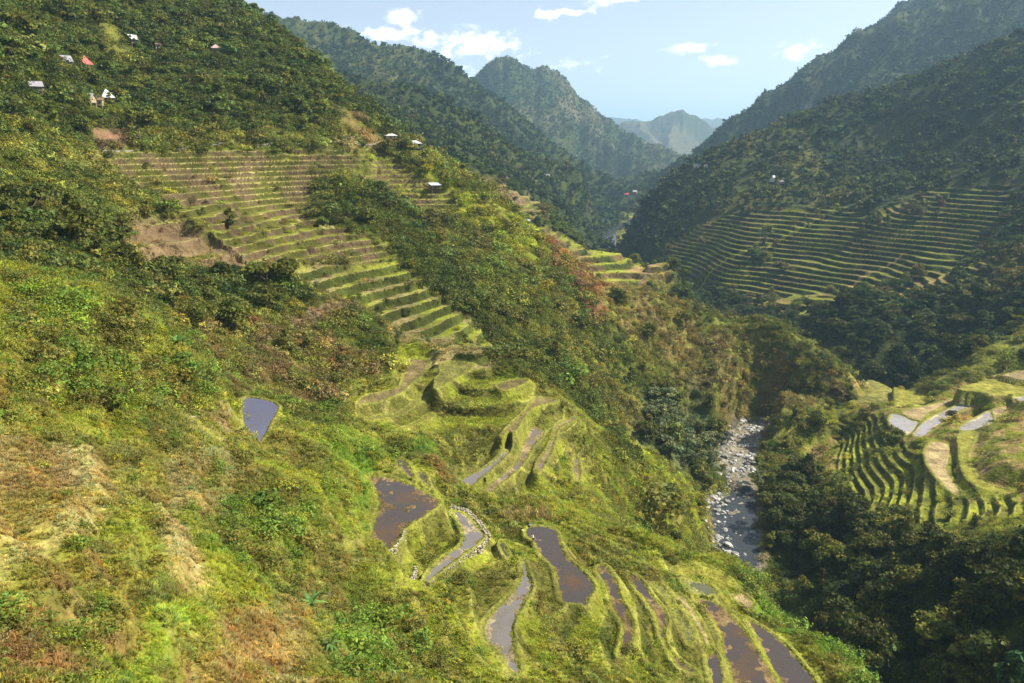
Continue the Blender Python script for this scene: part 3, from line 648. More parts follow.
NR, NT = GX.shape
_i = np.arange(NR*NT).reshape(NR, NT)
_f = np.stack([_i[:-1,:-1], _i[:-1,1:], _i[1:,1:], _i[1:,:-1]], -1).reshape(-1,4)
_gV = np.stack([gx, gy, gz], -1)
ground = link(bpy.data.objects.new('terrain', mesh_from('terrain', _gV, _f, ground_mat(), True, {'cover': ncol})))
tag(ground, 'steep green valley sides cut into rice terraces', 'hillside', kind='structure')
GFD = np.where(gfid>=0, -np.minimum(gfd,9), np.minimum(gfd,9)).reshape(NR,NT); DENS = dens.reshape(NR, NT, 3); GCOL = ncol.reshape(NR, NT, 3); GTW = gtw.reshape(NR, NT)
# highest line of sight up to each point, for leaving out what the hills hide
SLOPE = np.maximum.accumulate(GZ/_RR, axis=0)
del _f, _i

# ------------------------------------------------------------------ water
def water_mat(name, tint, weed, weed_amount, rough, ripple, scale, clear=.45, weed_scale=.16):
    """shallow murky water: partly clear, clouded with silt and drifts of weed, the sky mirrored on top"""
    m, n, l, b = new_mat(name)
    b.inputs['Roughness'].default_value = rough; b.inputs['IOR'].default_value = 1.33; b.inputs['Specular IOR Level'].default_value = .6
    geo = n.new('ShaderNodeNewGeometry'); nz = n.new('ShaderNodeTexNoise'); nz.inputs['Scale'].default_value = scale; nz.inputs['Detail'].default_value = 3
    l.new(geo.outputs['Position'], nz.inputs['Vector'])
    wz = n.new('ShaderNodeTexNoise'); wz.inputs['Scale'].default_value = weed_scale; wz.inputs['Detail'].default_value = 6; wz.inputs['Roughness'].default_value = .7; l.new(geo.outputs['Position'], wz.inputs['Vector'])
    wr = n.new('ShaderNodeMapRange'); wr.inputs[1].default_value = .62-weed_amount*.3; wr.inputs[2].default_value = .72-weed_amount*.1; l.new(wz.outputs['Fac'], wr.inputs[0])
    mc = n.new('ShaderNodeMix'); mc.data_type = 'RGBA'; l.new(wr.outputs[0], mc.inputs[0]); mc.inputs[6].default_value = (*tint,1); mc.inputs[7].default_value = (*weed,1)
    l.new(mc.outputs[2], b.inputs['Base Color'])
    bp = n.new('ShaderNodeBump'); bp.inputs['Strength'].default_value = ripple; bp.inputs['Distance'].default_value = .05
    l.new(nz.outputs['Fac'], bp.inputs['Height']); l.new(bp.outputs[0], b.inputs['Normal'])
    tr = n.new('ShaderNodeBsdfTransparent'); mx = n.new('ShaderNodeMixShader'); fr = n.new('ShaderNodeLayerWeight'); fr.inputs['Blend'].default_value = .35
    mr = n.new('ShaderNodeMapRange'); mr.inputs[3].default_value = 1-clear; mr.inputs[4].default_value = .97
    l.new(fr.outputs['Fresnel'], mr.inputs[0]); l.new(mr.outputs[0], mx.inputs[0]); l.new(tr.outputs[0], mx.inputs[1]); l.new(b.outputs[0], mx.inputs[2])
    l.new(mx.outputs[0], n['Material Output'].inputs['Surface'])
    return m
RUST = (.165,.10,.05)
M_WATER = {'wet':water_mat('paddy water', (.105,.088,.082), RUST, .35, .05, .15, 2.5), 'wetred':water_mat('weedy paddy water', (.105,.088,.082), RUST, .5, .06, .15, 2.5), 'wetgrey':water_mat('grey paddy water', (.27,.245,.235), (.20,.17,.10), .4, .06, .15, 2.5),
  'wetgreen':water_mat('green paddy water', (.19,.18,.14), (.14,.16,.04), .7, .08, .15, 2.5), 'wetmud':water_mat('muddy paddy water', (.25,.21,.20), (.22,.17,.09), .6, .07, .15, 2.5), 'wetpale':water_mat('pale paddy water', (.45,.43,.43), (.34,.29,.20), .45, .07, .15, 2.5),
  'pond':water_mat('pond water', (.13,.135,.21), (.12,.13,.12), .3, .05, .12, 2.5, .2)}
M_RIVER = water_mat('river water', (.055,.065,.075), (.45,.47,.48), .04, .08, .7, 1.2, .5, .55)
from mathutils.geometry import tessellate_polygon
def flat_poly(name, P, z, mat):
    V = [(p[0], p[1], 0) for p in P]
    c = np.mean(P, 0)
    tris = tessellate_polygon([[Vector(v) for v in V]])
    me = bpy.data.meshes.new(name)
    me.from_pydata([(v[0]-c[0], v[1]-c[1], 0) for v in V], [], [t for t in tris])
    me.update()
    bm = bmesh.new(); bm.from_mesh(me)
    bmesh.ops.recalc_face_normals(bm, faces=bm.faces)
    if bm.faces and sum(f.normal.z for f in bm.faces) < 0: bmesh.ops.reverse_faces(bm, faces=bm.faces)
    bm.to_mesh(me); bm.free()
    me.materials.append(mat)
    o = link(bpy.data.objects.new(name, me)); o.location = (c[0], c[1], z)
    return o
WLAB = {0:'broad flooded rice paddy with reddish weed and a white stone wall below',3:'narrow grey flooded paddy curving along a stone wall',6:'long flooded paddy in which a farmer stands',12:'wide flooded paddy with rust coloured mud near the slope edge',13:'outermost flooded paddy above the wooded drop to the river',27:'small blue pond on the green slope'}
for i, (lv, cover, P) in enumerate(FIELDS):
    if cover.startswith('wet') or cover == 'pond':
        o = flat_poly('paddy_water', P, lv, M_WATER[cover])
        tag(o, WLAB.get(i), None, kind='structure')
rv = flat_poly('river', RIVER_POLY, RIVER_Z-.05, M_RIVER); tag(rv, 'shallow mountain river running between boulders', None, kind='structure')
def ribbon(name, line, z, mat):
    V = []; 
    for k, (x, y, w) in enumerate(line):
        a = line[max(k-1,0)]; b = line[min(k+1,len(line)-1)]
        d = Vector((b[0]-a[0], b[1]-a[1], 0)).normalized(); nrm = Vector((-d.y, d.x, 0))
        V += [(x+nrm.x*w, y+nrm.y*w, z), (x-nrm.x*w, y-nrm.y*w, z)]
    f = [(2*k, 2*k+1, 2*k+3, 2*k+2) for k in range(len(line)-1)]
    me = bpy.data.meshes.new(name); me.from_pydata(V, [], f); me.update(); me.materials.append(mat)
    o = link(bpy.data.objects.new(name, me)); tag(o, None, None, kind='structure'); return o
ribbon('river', RIVER_LINE, RIVER_Z-.12, M_RIVER); ribbon('river', RIVER_LINE_B, RIVER_Z-.12, M_RIVER)
# ------------------------------------------------------------------ plant meshes (z up, unit sizes), built from single leaves and leaf clumps
def leaf_mat(name, trans=.3, rough=.55, var=.25):
    """foliage colour comes with each plant; lighter and darker leaves by noise"""
    m, n, l, b = new_mat(name)
    at_ = n.new('ShaderNodeAttribute'); at_.attribute_type = 'INSTANCER'; at_.attribute_name = 'tint'
    lf = n.new('ShaderNodeAttribute'); lf.attribute_name = 'leaf'
    oi = n.new('ShaderNodeObjectInfo')
    sc = n.new('ShaderNodeVectorMath'); sc.operation = 'MULTIPLY'; l.new(at_.outputs['Color'], sc.inputs[0]); l.new(lf.outputs['Color'], sc.inputs[1])
    b.inputs['Roughness'].default_value = rough; b.inputs['Specular IOR Level'].default_value = .10
    l.new(sc.outputs[0], b.inputs['Base Color'])
    tb = n.new('ShaderNodeBsdfTranslucent'); l.new(sc.outputs[0], tb.inputs['Color'])
    mx = n.new('ShaderNodeMixShader'); mx.inputs[0].default_value = trans
    l.new(b.outputs[0], mx.inputs[1]); l.new(tb.outputs[0], mx.inputs[2]); l.new(mx.outputs[0], n['Material Output'].inputs['Surface'])
    return m
def leaf_mat_own(name, rgb, trans=.3, rough=.55):
    """the same for plants that are objects of their own"""
    m, n, l, b = new_mat(name)
    lf = n.new('ShaderNodeAttribute'); lf.attribute_name = 'leaf'; oi = n.new('ShaderNodeObjectInfo')
    r1 = n.new('ShaderNodeMapRange'); r1.inputs[3].default_value = .7; r1.inputs[4].default_value = 1.35; l.new(oi.outputs['Random'], r1.inputs[0])
    s0 = n.new('ShaderNodeVectorMath'); s0.operation = 'SCALE'; s0.inputs[0].default_value = [float(q) for q in rgb]; l.new(r1.outputs[0], s0.inputs['Scale'])
    sc = n.new('ShaderNodeVectorMath'); sc.operation = 'MULTIPLY'; l.new(s0.outputs[0], sc.inputs[0]); l.new(lf.outputs['Color'], sc.inputs[1])
    b.inputs['Roughness'].default_value = rough; b.inputs['Specular IOR Level'].default_value = .10
    l.new(sc.outputs[0], b.inputs['Base Color'])
    tb = n.new('ShaderNodeBsdfTranslucent'); l.new(sc.outputs[0], tb.inputs['Color'])
    mx = n.new('ShaderNodeMixShader'); mx.inputs[0].default_value = trans
    l.new(b.outputs[0], mx.inputs[1]); l.new(tb.outputs[0], mx.inputs[2]); l.new(mx.outputs[0], n['Material Output'].inputs['Surface'])
    return m
M_LEAF = leaf_mat('leaves', .3); M_BLADE = leaf_mat('grass blades', .35, .6)

class Leaves:
    """collects bent leaf quads and blades with a per-leaf shade"""
    def __init__(s): s.V = []; s.Fq = []; s.c = []; s.n = 0
    def quads(s, P, Nn, L, W, cols):
        """leaf quads at P lying across the direction Nn: two quads folded along the middle"""
        k = len(P)
        Nn = Nn/np.linalg.norm(Nn, axis=1, keepdims=True)
        a = rng.normal(size=(k,3)); u = np.cross(Nn, a); u /= np.linalg.norm(u, axis=1, keepdims=True)
        v = np.cross(Nn, u)
        L = np.broadcast_to(L, (k,))[:,None]; W = np.broadcast_to(W, (k,))[:,None]
        p0 = P - u*L*.5; p1 = P + v*W*.5 - Nn*W*.18; p2 = P + u*L*.5 - Nn*L*.12; p3 = P - v*W*.5 - Nn*W*.18
        V = np.stack([p0,p1,p2,p3],1).reshape(-1,3)
        s.V.append(V); s.Fq.append(np.arange(4*k).reshape(k,4)+s.n); s.n += 4*k
        s.c.append(np.repeat(cols, 4, axis=0))
    def blades(s, P, D, L, W, cols, droop=.5):
        """grass blades from P along D bending over"""
        k = len(P); up = np.array([0,0,1.0])
        D = D/np.linalg.norm(D, axis=1, keepdims=True)
        sd = np.cross(D, up) + 1e-3; sd /= np.linalg.norm(sd, axis=1, keepdims=True)
        H = D*[1,1,0]; L = np.broadcast_to(L,(k,))[:,None]; W = np.broadcast_to(W,(k,))[:,None]
        m = P + D*L*.55; t = P + D*L*.9 + H*L*droop - up*L*droop*.35
        V = np.stack([P-sd*W*.5, P+sd*W*.5, m+sd*W*.5, m-sd*W*.5, t+sd*W*.12, t-sd*W*.12],1).reshape(-1,3)
        b = np.arange(k)*6+s.n
        s.V.append(V); s.Fq.append(np.concatenate([np.stack([b,b+1,b+2,b+3],-1), np.stack([b+3,b+2,b+4,b+5],-1)])); s.n += 6*k
        s.c.append(np.repeat(cols, 6, axis=0))
    def mesh(s, name, mat):
        return mesh_from(name, np.concatenate(s.V), np.concatenate(s.Fq), mat, False, {'leaf': np.concatenate(s.c)})

def shade(k, spread=.28, warm=.10):
    v = np.exp(rng.normal(0, spread, k))[:,None]
    w = rng.normal(0, warm, k)[:,None]
    return np.clip(np.concatenate([v*(1+w), v, v*(1-w)], 1), .25, 2.4)

def grass_patch(rad=1.2, tufts=13, blades=9, h=.8):
    g = Leaves()
    for t in range(tufts):
        a = rng.uniform(0, 6.28); d = rad*math.sqrt(rng.uniform()); hh = h*rng.uniform(.5, 1.3)
        k = blades
        P = np.stack([d*math.cos(a)+rng.normal(0,.10,k), d*math.sin(a)+rng.normal(0,.10,k), np.full(k,-.08)], -1)
        th = rng.uniform(0, 6.28, k); tl = rng.uniform(.15, .75, k)
        D = np.stack([np.cos(th)*tl, np.sin(th)*tl, np.ones(k)], -1)
        sh = shade(1, .18)*shade(k, .12)
        g.blades(P, D, hh*rng.uniform(.7, 1.2, k), .075*rng.uniform(.7,1.3,k), sh, .45)
    return g.mesh('grass patch', M_BLADE)

def dome_points(k, lobes, flat=.8):
    """points on and under the skin of a handful of lobes: ragged, with hollows between"""
    L = np.array(lobes); w = L[:,3]**2; i = rng.choice(len(L), k, p=w/w.sum())
    d = rng.normal(size=(k,3)); d[:,2] = np.abs(d[:,2])*1.0 - .25*rng.uniform(size=k); d /= np.linalg.norm(d, axis=1, keepdims=True)
    rr = rng.uniform(.55, 1.08, k)**.6
    P = L[i,:3] + d*(L[i,3]*rr)[:,None]*[1,1,flat]
    return P, d, i

def shrub_mesh(k=150, leaf=.30, lobes=7, tall=1.0, name='shrub', mat=None):
    lb = [(rng.normal(0,.42), rng.normal(0,.42), rng.uniform(.15,.75)*tall, rng.uniform(.35,.6)) for _ in range(lobes)]
    P, d, i = dome_points(k, lb, .9)
    g = Leaves(); tone = shade(lobes, .16)[i]
    g.quads(P, d+rng.normal(0,.55,(k,3)), leaf*rng.uniform(.7,1.3,k), leaf*.62*rng.uniform(.7,1.3,k), tone*shade(k,.22))
    # stray sprigs break the outline
    q = k//8; P2 = P[:q] + d[:q]*rng.uniform(.1,.35,(q,1))
    g.quads(P2, rng.normal(size=(q,3)), leaf*.9, leaf*.4, shade(q,.3))
    return g.mesh(name, mat or M_LEAF)

def crown_mesh(k=520, leaf=.15, lobes=14, kind='broad', name='crown', mat=None):
    """unit tree crown: base of the tree at z = 0, top near z = 1, radius about .42"""
    lb = []
    for _ in range(lobes):
        if kind == 'broad':
            a = rng.uniform(0,6.28); d = .30*math.sqrt(rng.uniform()); z = rng.uniform(.38,.80) - .30*d; s_ = rng.uniform(.10,.20)
        elif kind == 'umbrella':
            a = rng.uniform(0,6.28); d = .42*math.sqrt(rng.uniform()); z = .78 - .25*d + rng.normal(0,.03); s_ = rng.uniform(.09,.17)
        elif kind == 'tall':
            a = rng.uniform(0,6.28); z = rng.uniform(.22,.92); d = .22*(1-.7*(z-.22)/.7)*math.sqrt(rng.uniform()); s_ = rng.uniform(.07,.14)
        else:  # pine
            z = rng.uniform(.25,.95); a = rng.uniform(0,6.28); d = .20*(1-z)*1.4*math.sqrt(rng.uniform()); s_ = .05+.09*(1-z)
        lb.append((d*math.cos(a), d*math.sin(a), z, s_))
    P, d, i = dome_points(k, lb, .75)
    g = Leaves(); tone = shade(lobes, .2)[i]
    g.quads(P, d+rng.normal(0,.6,(k,3)), leaf*rng.uniform(.6,1.35,k), leaf*.7*rng.uniform(.6,1.3,k), tone*shade(k,.24))
    q = k//10; P2 = P[:q] + d[:q]*rng.uniform(.01,.06,(q,1))
    g.quads(P2, rng.normal(size=(q,3)), leaf*.7, leaf*.35, shade(q,.3))
    return g.mesh(name, mat or M_LEAF)

def frond_plant(k=9, L=2.6, W=.55, name='frond plant', mat=None):
    g = Leaves()
    for t in range(k):
        a = 6.28*t/k + rng.uniform(-.4,.4); e = rng.uniform(.35,1.25)
        n_ = 5; prev = np.array([0,0,.6]); dirv = np.array([math.cos(a)*math.cos(e), math.sin(a)*math.cos(e), math.sin(e)])
        sdv = np.array([-math.sin(a), math.cos(a), 0]); sh = shade(1,.2)
        pts = [prev]
        for s_ in range(n_):
            dirv = dirv + np.array([0,0,-.20]); dirv /= np.linalg.norm(dirv); prev = prev+dirv*L/n_; pts.append(prev)
        wid = [.12,.8,1.0,.9,.6,.1]
        V = []
        for p, w_ in zip(pts, wid): V += [p-sdv*W*.5*w_-[0,0,.06*w_], p, p+sdv*W*.5*w_-[0,0,.06*w_]]
        f = []
        for s_ in range(n_): f += [[3*s_,3*s_+1,3*s_+4,3*s_+3],[3*s_+1,3*s_+2,3*s_+5,3*s_+4]]
        g.V.append(np.array(V)); g.Fq.append(np.array(f)+g.n); g.n += len(V); g.c.append(np.repeat(sh,len(V),axis=0))
    return g.mesh(name, mat or M_LEAF)

# ------------------------------------------------------------------ scattering: points over the ground -> one object per kind of cover
def hidden(x, y, z, over):
    """True where a plant of height over at (x, y, z) stays below the hills seen from the camera (12 m of slack)"""
    r = np.hypot(x, y)
    s = glook(SLOPE, x*(r-4)/r, y*(r-4)/r)
    return (z + over + 10 + .01*r) < s*r
def candidates(n, r0, r1, power=1.0, half=.73):
    """n points over the wedge the camera sees, thinning with distance by power (0: even over the ground); returns x, y and the ground area each stands for"""
    th = rng.uniform(-half, half, n)
    p = 2-power*1.0
    u = rng.uniform(size=n)
    if abs(p) < 1e-6: r = r0*(r1/r0)**u; pdf = 1/(r*math.log(r1/r0))
    else: r = (r0**p+u*(r1**p-r0**p))**(1/p); pdf = p*r**(p-1)/(r1**p-r0**p)
    area = r*2*half/(n*pdf)
    return r*np.sin(th), r*np.cos(th), r, area
def in_frame(x, y, z, m=70):
    yc = y*CP - z*SP; zc = y*SP + z*CP
    u = 512+F*x/np.maximum(yc,1); v = 341.5-F*zc/np.maximum(yc,1)
    return (yc > 1)&(u > -m*1.6)&(u < 1024+m*1.6)&(v > -m)&(v < 683+m*1.5)

def scatter_object(name, meshes, P, rot, scl, idx, tint, label, cat):
    """one 'stuff' object: a cloud of points that carries copies of the plant meshes"""
    src = bpy.data.collections.new(name+' meshes')
    for k, me in enumerate(meshes):
        src.objects.link(bpy.data.objects.new('%s_source_%02d' % (name, k), me))
    me = bpy.data.meshes.new(name); me.vertices.add(len(P)); me.vertices.foreach_set('co', np.asarray(P, np.float32).ravel())
    a = me.attributes.new('rot', 'FLOAT_VECTOR', 'POINT'); a.data.foreach_set('vector', np.asarray(rot, np.float32).ravel())
    a = me.attributes.new('scl', 'FLOAT_VECTOR', 'POINT'); a.data.foreach_set('vector', np.asarray(scl, np.float32).ravel())
    a = me.attributes.new('idx', 'INT', 'POINT'); a.data.foreach_set('value', np.asarray(idx, np.int32))
    a = me.attributes.new('tint', 'FLOAT_COLOR', 'POINT'); c4 = np.ones((len(P),4), np.float32); c4[:,:3] = tint; a.data.foreach_set('color', c4.ravel())
    o = link(bpy.data.objects.new(name, me)); tag(o, label, cat, kind='stuff')
    ng = bpy.data.node_groups.new(name, 'GeometryNodeTree')
    ng.interface.new_socket('Geometry', in_out='INPUT', socket_type='NodeSocketGeometry'); ng.interface.new_socket('Geometry', in_out='OUTPUT', socket_type='NodeSocketGeometry')
    nn, ll = ng.nodes, ng.links
    gi = nn.new('NodeGroupInput'); go = nn.new('NodeGroupOutput'); ip = nn.new('GeometryNodeInstanceOnPoints'); ci = nn.new('GeometryNodeCollectionInfo')
    ci.inputs['Collection'].default_value = src; ci.inputs['Separate Children'].default_value = True; ci.inputs['Reset Children'].default_value = True
    def na(nm, ty):
        q = nn.new('GeometryNodeInputNamedAttribute'); q.data_type = ty; q.inputs['Name'].default_value = nm; return q.outputs['Attribute']
    ll.new(gi.outputs[0], ip.inputs['Points']); ll.new(ci.outputs[0], ip.inputs['Instance']); ip.inputs['Pick Instance'].default_value = True
    ll.new(na('idx','INT'), ip.inputs['Instance Index']); ll.new(na('rot','FLOAT_VECTOR'), ip.inputs['Rotation']); ll.new(na('scl','FLOAT_VECTOR'), ip.inputs['Scale'])
    ll.new(ip.outputs[0], go.inputs[0])
    md = o.modifiers.new('scatter', 'NODES'); md.node_group = ng
    return o

def tilt_rot(N, amount):
    """Euler angles that lean z towards N by amount, with a random turn"""
    N = N*amount + np.array([0,0,1.0])*(1-amount); N /= np.linalg.norm(N, axis=1, keepdims=True)
    # XYZ euler: Rz(g) Ry(b) Rx(a) applied to z
    sp = rng.uniform(0, 6.28, len(N))
    # z' = Rz(g)*(sin b cos a, -sin a, cos b cos a): choose g random, solve a, b in the turned frame
    c, s = np.cos(-sp), np.sin(-sp)
    lx = N[:,0]*c - N[:,1]*s; ly = N[:,0]*s + N[:,1]*c; lz = N[:,2]
    a = -np.arcsin(np.clip(ly, -1, 1)); b = np.arctan2(lx, lz)
    return np.stack([a, b, sp], -1)

def normals(x, y, e=1.2):
    hx = glook(GZ, x+e, y)-glook(GZ, x-e, y); hy = glook(GZ, x, y+e)-glook(GZ, x, y-e)
    N = np.stack([-hx/(2*e), -hy/(2*e), np.ones(len(x))], -1)
    return N/np.linalg.norm(N, axis=1, keepdims=True)
def gather(n, r0, r1, power, ch, height, mul=1.0, amp=None):
    x, y, r, area = candidates(n, r0, r1, power)
    z = glook(GZ, x, y)
    d = glook(DENS, x, y)[:,ch]*mul
    d = d*np.clip(1/np.maximum(normals(x, y, 2.5)[:,2], .2), 1, 3.5)
    keep = rng.uniform(size=n) < np.clip(d*area, 0, 1)
    keep &= in_frame(x, y, z) & ~hidden(x, y, z, height)
    k = np.nonzero(keep)[0]
    return x[k], y[k], z[k], r[k]

def tints(x, y, mul, jitter=.18, hue=.08):
    c = glook(GCOL, x, y)*mul
    c = c*np.exp(rng.normal(0, jitter, len(x)))[:,None]
    w = rng.normal(0, hue, len(x))[:,None]
    c = c*np.concatenate([1+w, np.ones_like(w), 1-w], 1)
    return np.clip(c, .004, .6)

# grass on the near slopes and the terrace lips
GP = [grass_patch() for _ in range(5)] + [grass_patch(1.2, 16, 8, .4), grass_patch(1.0, 9, 11, .95)]
x1, y1, z1, r1 = gather(150000, 36, 260, 1.7, 0, 1, 2.0)
N = normals(x1, y1)
fd1 = glook(GFD, x1, y1); s = np.clip(r1/110, .7, 1.4)*rng.uniform(.75, 1.25, len(x1))
s = np.where(fd1 < 1.8, .26, np.where(fd1 < 4.0, np.minimum(s,.62), s)); s = np.where(glook(GTW, x1, y1) > .5, s*.75, s)
grass = scatter_object('grass', GP, np.stack([x1,y1,z1-.03],-1), tilt_rot(N, .75), np.stack([s,s,s*rng.uniform(.7,1.15,len(s))],-1), rng.integers(0, len(GP), len(s)), tints(x1,y1,1.6), 'tall yellow green and dry brown grass covering the near slope', 'grass')
print('grass', len(x1))

# scrub of the slopes
SM = [shrub_mesh(300, .21, 9) for _ in range(4)] + [shrub_mesh(260, .19, 8, 1.5), shrub_mesh(320, .24, 10, .7), shrub_mesh(220, .28, 7, 1.1)]
xa, ya, za, ra = gather(190000, 38, 620, 1.2, 1, 2)
s = rng.gamma(4, 1/4., len(xa))*np.clip(.5+ra/400, .55, 1.6)
tw_ = glook(GTW, xa, ya)
s = np.where((ra > 188) & (xa < 40) & (tw_ < .3), s*1.45, np.where((ra > 150) & (tw_ > .3), s*.75, s))
s = np.where((ra < 165) & (glook(DENS, xa, ya)[:,1] > .28), s*1.6, s)
zb = za - .15*s
tt = tints(xa, ya, 1.8, .28, .09)
pick = np.stack([LUSH*1.3, BRIGHT*1.2, SHRUBY*1.3, SHRUB*1.7])[rng.integers(0, 4, len(xa))]*np.exp(rng.normal(0,.25,(len(xa),1)))
k_ = ((ra < 188) & (xa < 60)).astype(float)[:,None]*.65
tt = tt*(1-k_) + pick*k_
veg_shrub = (xa, ya, zb, ra, s, tt)
print('shrubs', len(xa))

# trees
xt, yt, zt, rt = gather(90000, 150, 760, 1.3, 2, 9)
print('trees', len(xt))
xf, yf, zf, rf_ = gather(120000, 760, 2400, 1.5, 2, 9, .55)
x2, y2, z2, r2_ = gather(110000, 2400, 3450, 1.0, 2, 9, 1.6)
xf, yf, zf = np.concatenate([xf,x2]), np.concatenate([yf,y2]), np.concatenate([zf,z2])
# ------------------------------------------------------------------ where things of the photo stand on the finished ground
def hit2(u, v, rmin=30.0, rmax=2600.0):
    a, b, c = ray(u, v)
    r = np.exp(np.linspace(math.log(rmin), math.log(rmax), 2600))
    z = glook(GZ, a*r, b*r); k = np.nonzero(z >= c*r)[0]
    k = k[0] if len(k) else len(r)-1
    return (a*r[k], b*r[k], float(z[k]))

# ------------------------------------------------------------------ houses
def box(bm, x0, x1, y0, y1, z0, z1):
    v = [bm.verts.new(p) for p in ((x0,y0,z0),(x1,y0,z0),(x1,y1,z0),(x0,y1,z0),(x0,y0,z1),(x1,y0,z1),(x1,y1,z1),(x0,y1,z1))]
    for f in ((0,3,2,1),(4,5,6,7),(0,1,5,4),(1,2,6,5),(2,3,7,6),(3,0,4,7)): bm.faces.new([v[i] for i in f])
def bm_obj(name, bm, mat, parent=None, smooth=False):
    me = bpy.data.meshes.new(name); bmesh.ops.recalc_face_normals(bm, faces=bm.faces); bm.to_mesh(me); bm.free()
    if smooth: me.polygons.foreach_set('use_smooth', np.ones(len(me.polygons), bool))
    me.materials.append(mat)
    return link(bpy.data.objects.new(name, me), parent)
M_TIN = simple_mat('pale roofing sheet', (.50,.50,.49), .55, 3, .12, 0, .5); M_RED = simple_mat('red painted roofing sheet', (.48,.06,.04), .5, 3, .2)
M_GREYROOF = simple_mat('weathered roofing sheet', (.30,.28,.31), .6, 3, .25); M_BROWNROOF = simple_mat('rusty roofing sheet', (.22,.12,.08), .7, 3, .3); M_BLUEROOF = simple_mat('bluish roofing sheet', (.55,.62,.74), .4, 3, .12)
M_BOARD = simple_mat('weathered boards', (.20,.15,.10), .9, 6, .3); M_WHITE = simple_mat('whitewashed wall', (.72,.70,.66), .9, 4, .12); M_TANW = simple_mat('tan plaster wall', (.42,.33,.22), .9, 4, .2); M_BLUEW = simple_mat('blue grey wall', (.16,.22,.28), .9, 4, .2)
M_DOOR = simple_mat('dark door boards', (.06,.04,.03), .8, 8, .3); M_PANE = simple_mat('dark window glass', (.03,.035,.04), .15, 8, .1, 0, .6)
HPOS = []
def house(u, v, w, d, h, roofh, roof, rm, wm, turn, label, group=None):
    """w x d walls h high, gable / hip / shed roof; stands where pixel (u, v) meets the ground; turn: yaw against the line of sight, degrees"""
    x, y, z = hit2(u, v, 200 if len(HPOS) < 17 else 480)
    yaw = math.atan2(-x, y) + R(turn)
    w *= .86; d *= .86
    e = bpy.data.objects.new('house', None); link(e); e.location = (x, y, z-.2); e.rotation_euler = (0,0,yaw); e.empty_display_size = 1
    tag(e, label, 'house', group)
    bm = bmesh.new(); hw, hd = w/2, d/2
    for sx_ in (-1,1):
        for sy in (-1,1): box(bm, sx_*hw*.9-.12, sx_*hw*.9+.12, sy*hd*.9-.12, sy*hd*.9+.12, -2.5, .2)
    box(bm, -hw, hw, -hd, hd, .2, h)
    if roof == 'gable':
        v_ = [bm.verts.new(p) for p in ((-hw,-hd,h),(-hw,hd,h),(-hw,0,h+roofh*.93),(hw,-hd,h),(hw,hd,h),(hw,0,h+roofh*.93))]
        bm.faces.new(v_[:3]); bm.faces.new(v_[3:])
    bm_obj('wall', bm, wm, e)
    bm = bmesh.new(); o_ = .45; t = .07
    def slab(pts):
        a = [bm.verts.new(p) for p in pts]; b = [bm.verts.new((p[0],p[1],p[2]+t)) for p in pts]; n_ = len(pts)
        bm.faces.new(a[::-1]); bm.faces.new(b)
        for i in range(n_): bm.faces.new((a[i], a[(i+1)%n_], b[(i+1)%n_], b[i]))
    hz_ = h - o_*roofh/hd
    if roof == 'gable':
        slab([(-hw-o_,-hd-o_,hz_),(hw+o_,-hd-o_,hz_),(hw+o_,-.01,h+roofh),(-hw-o_,-.01,h+roofh)])
        slab([(-hw-o_,.01,h+roofh),(hw+o_,.01,h+roofh),(hw+o_,hd+o_,hz_),(-hw-o_,hd+o_,hz_)])
    elif roof == 'hip':
        k_ = max(hw-hd, 0)+.05
        A = (-hw-o_,-hd-o_,hz_+.02); B = (hw+o_,-hd-o_,hz_+.02); C_ = (hw+o_,hd+o_,hz_+.02); D_ = (-hw-o_,hd+o_,hz_+.02); E_ = (-k_,0,h+roofh); G_ = (k_,0,h+roofh)
        v_ = [bm.verts.new(p) for p in (A,B,C_,D_,E_,G_)]
        for f in ((0,1,5,4),(1,2,5),(2,3,4,5),(3,0,4),(3,2,1,0)): bm.faces.new([v_[i] for i in f])
    else:
        slab([(-hw-o_,-hd-o_,h),(hw+o_,-hd-o_,h),(hw+o_,hd+o_,h+roofh),(-hw-o_,hd+o_,h+roofh)])
        b2 = None
    bm_obj('roof', bm, rm, e)
    bm = bmesh.new(); box(bm, -w*.12-.4, -w*.12+.4, -hd-.05, -hd+.03, .2, min(h-.15,2.0)); bm_obj('door', bm, M_DOOR, e)
    bm = bmesh.new(); box(bm, w*.25-.4, w*.25+.4, -hd-.04, -hd+.03, h*.45, h*.8); bm_obj('window', bm, M_PANE, e)
    return e
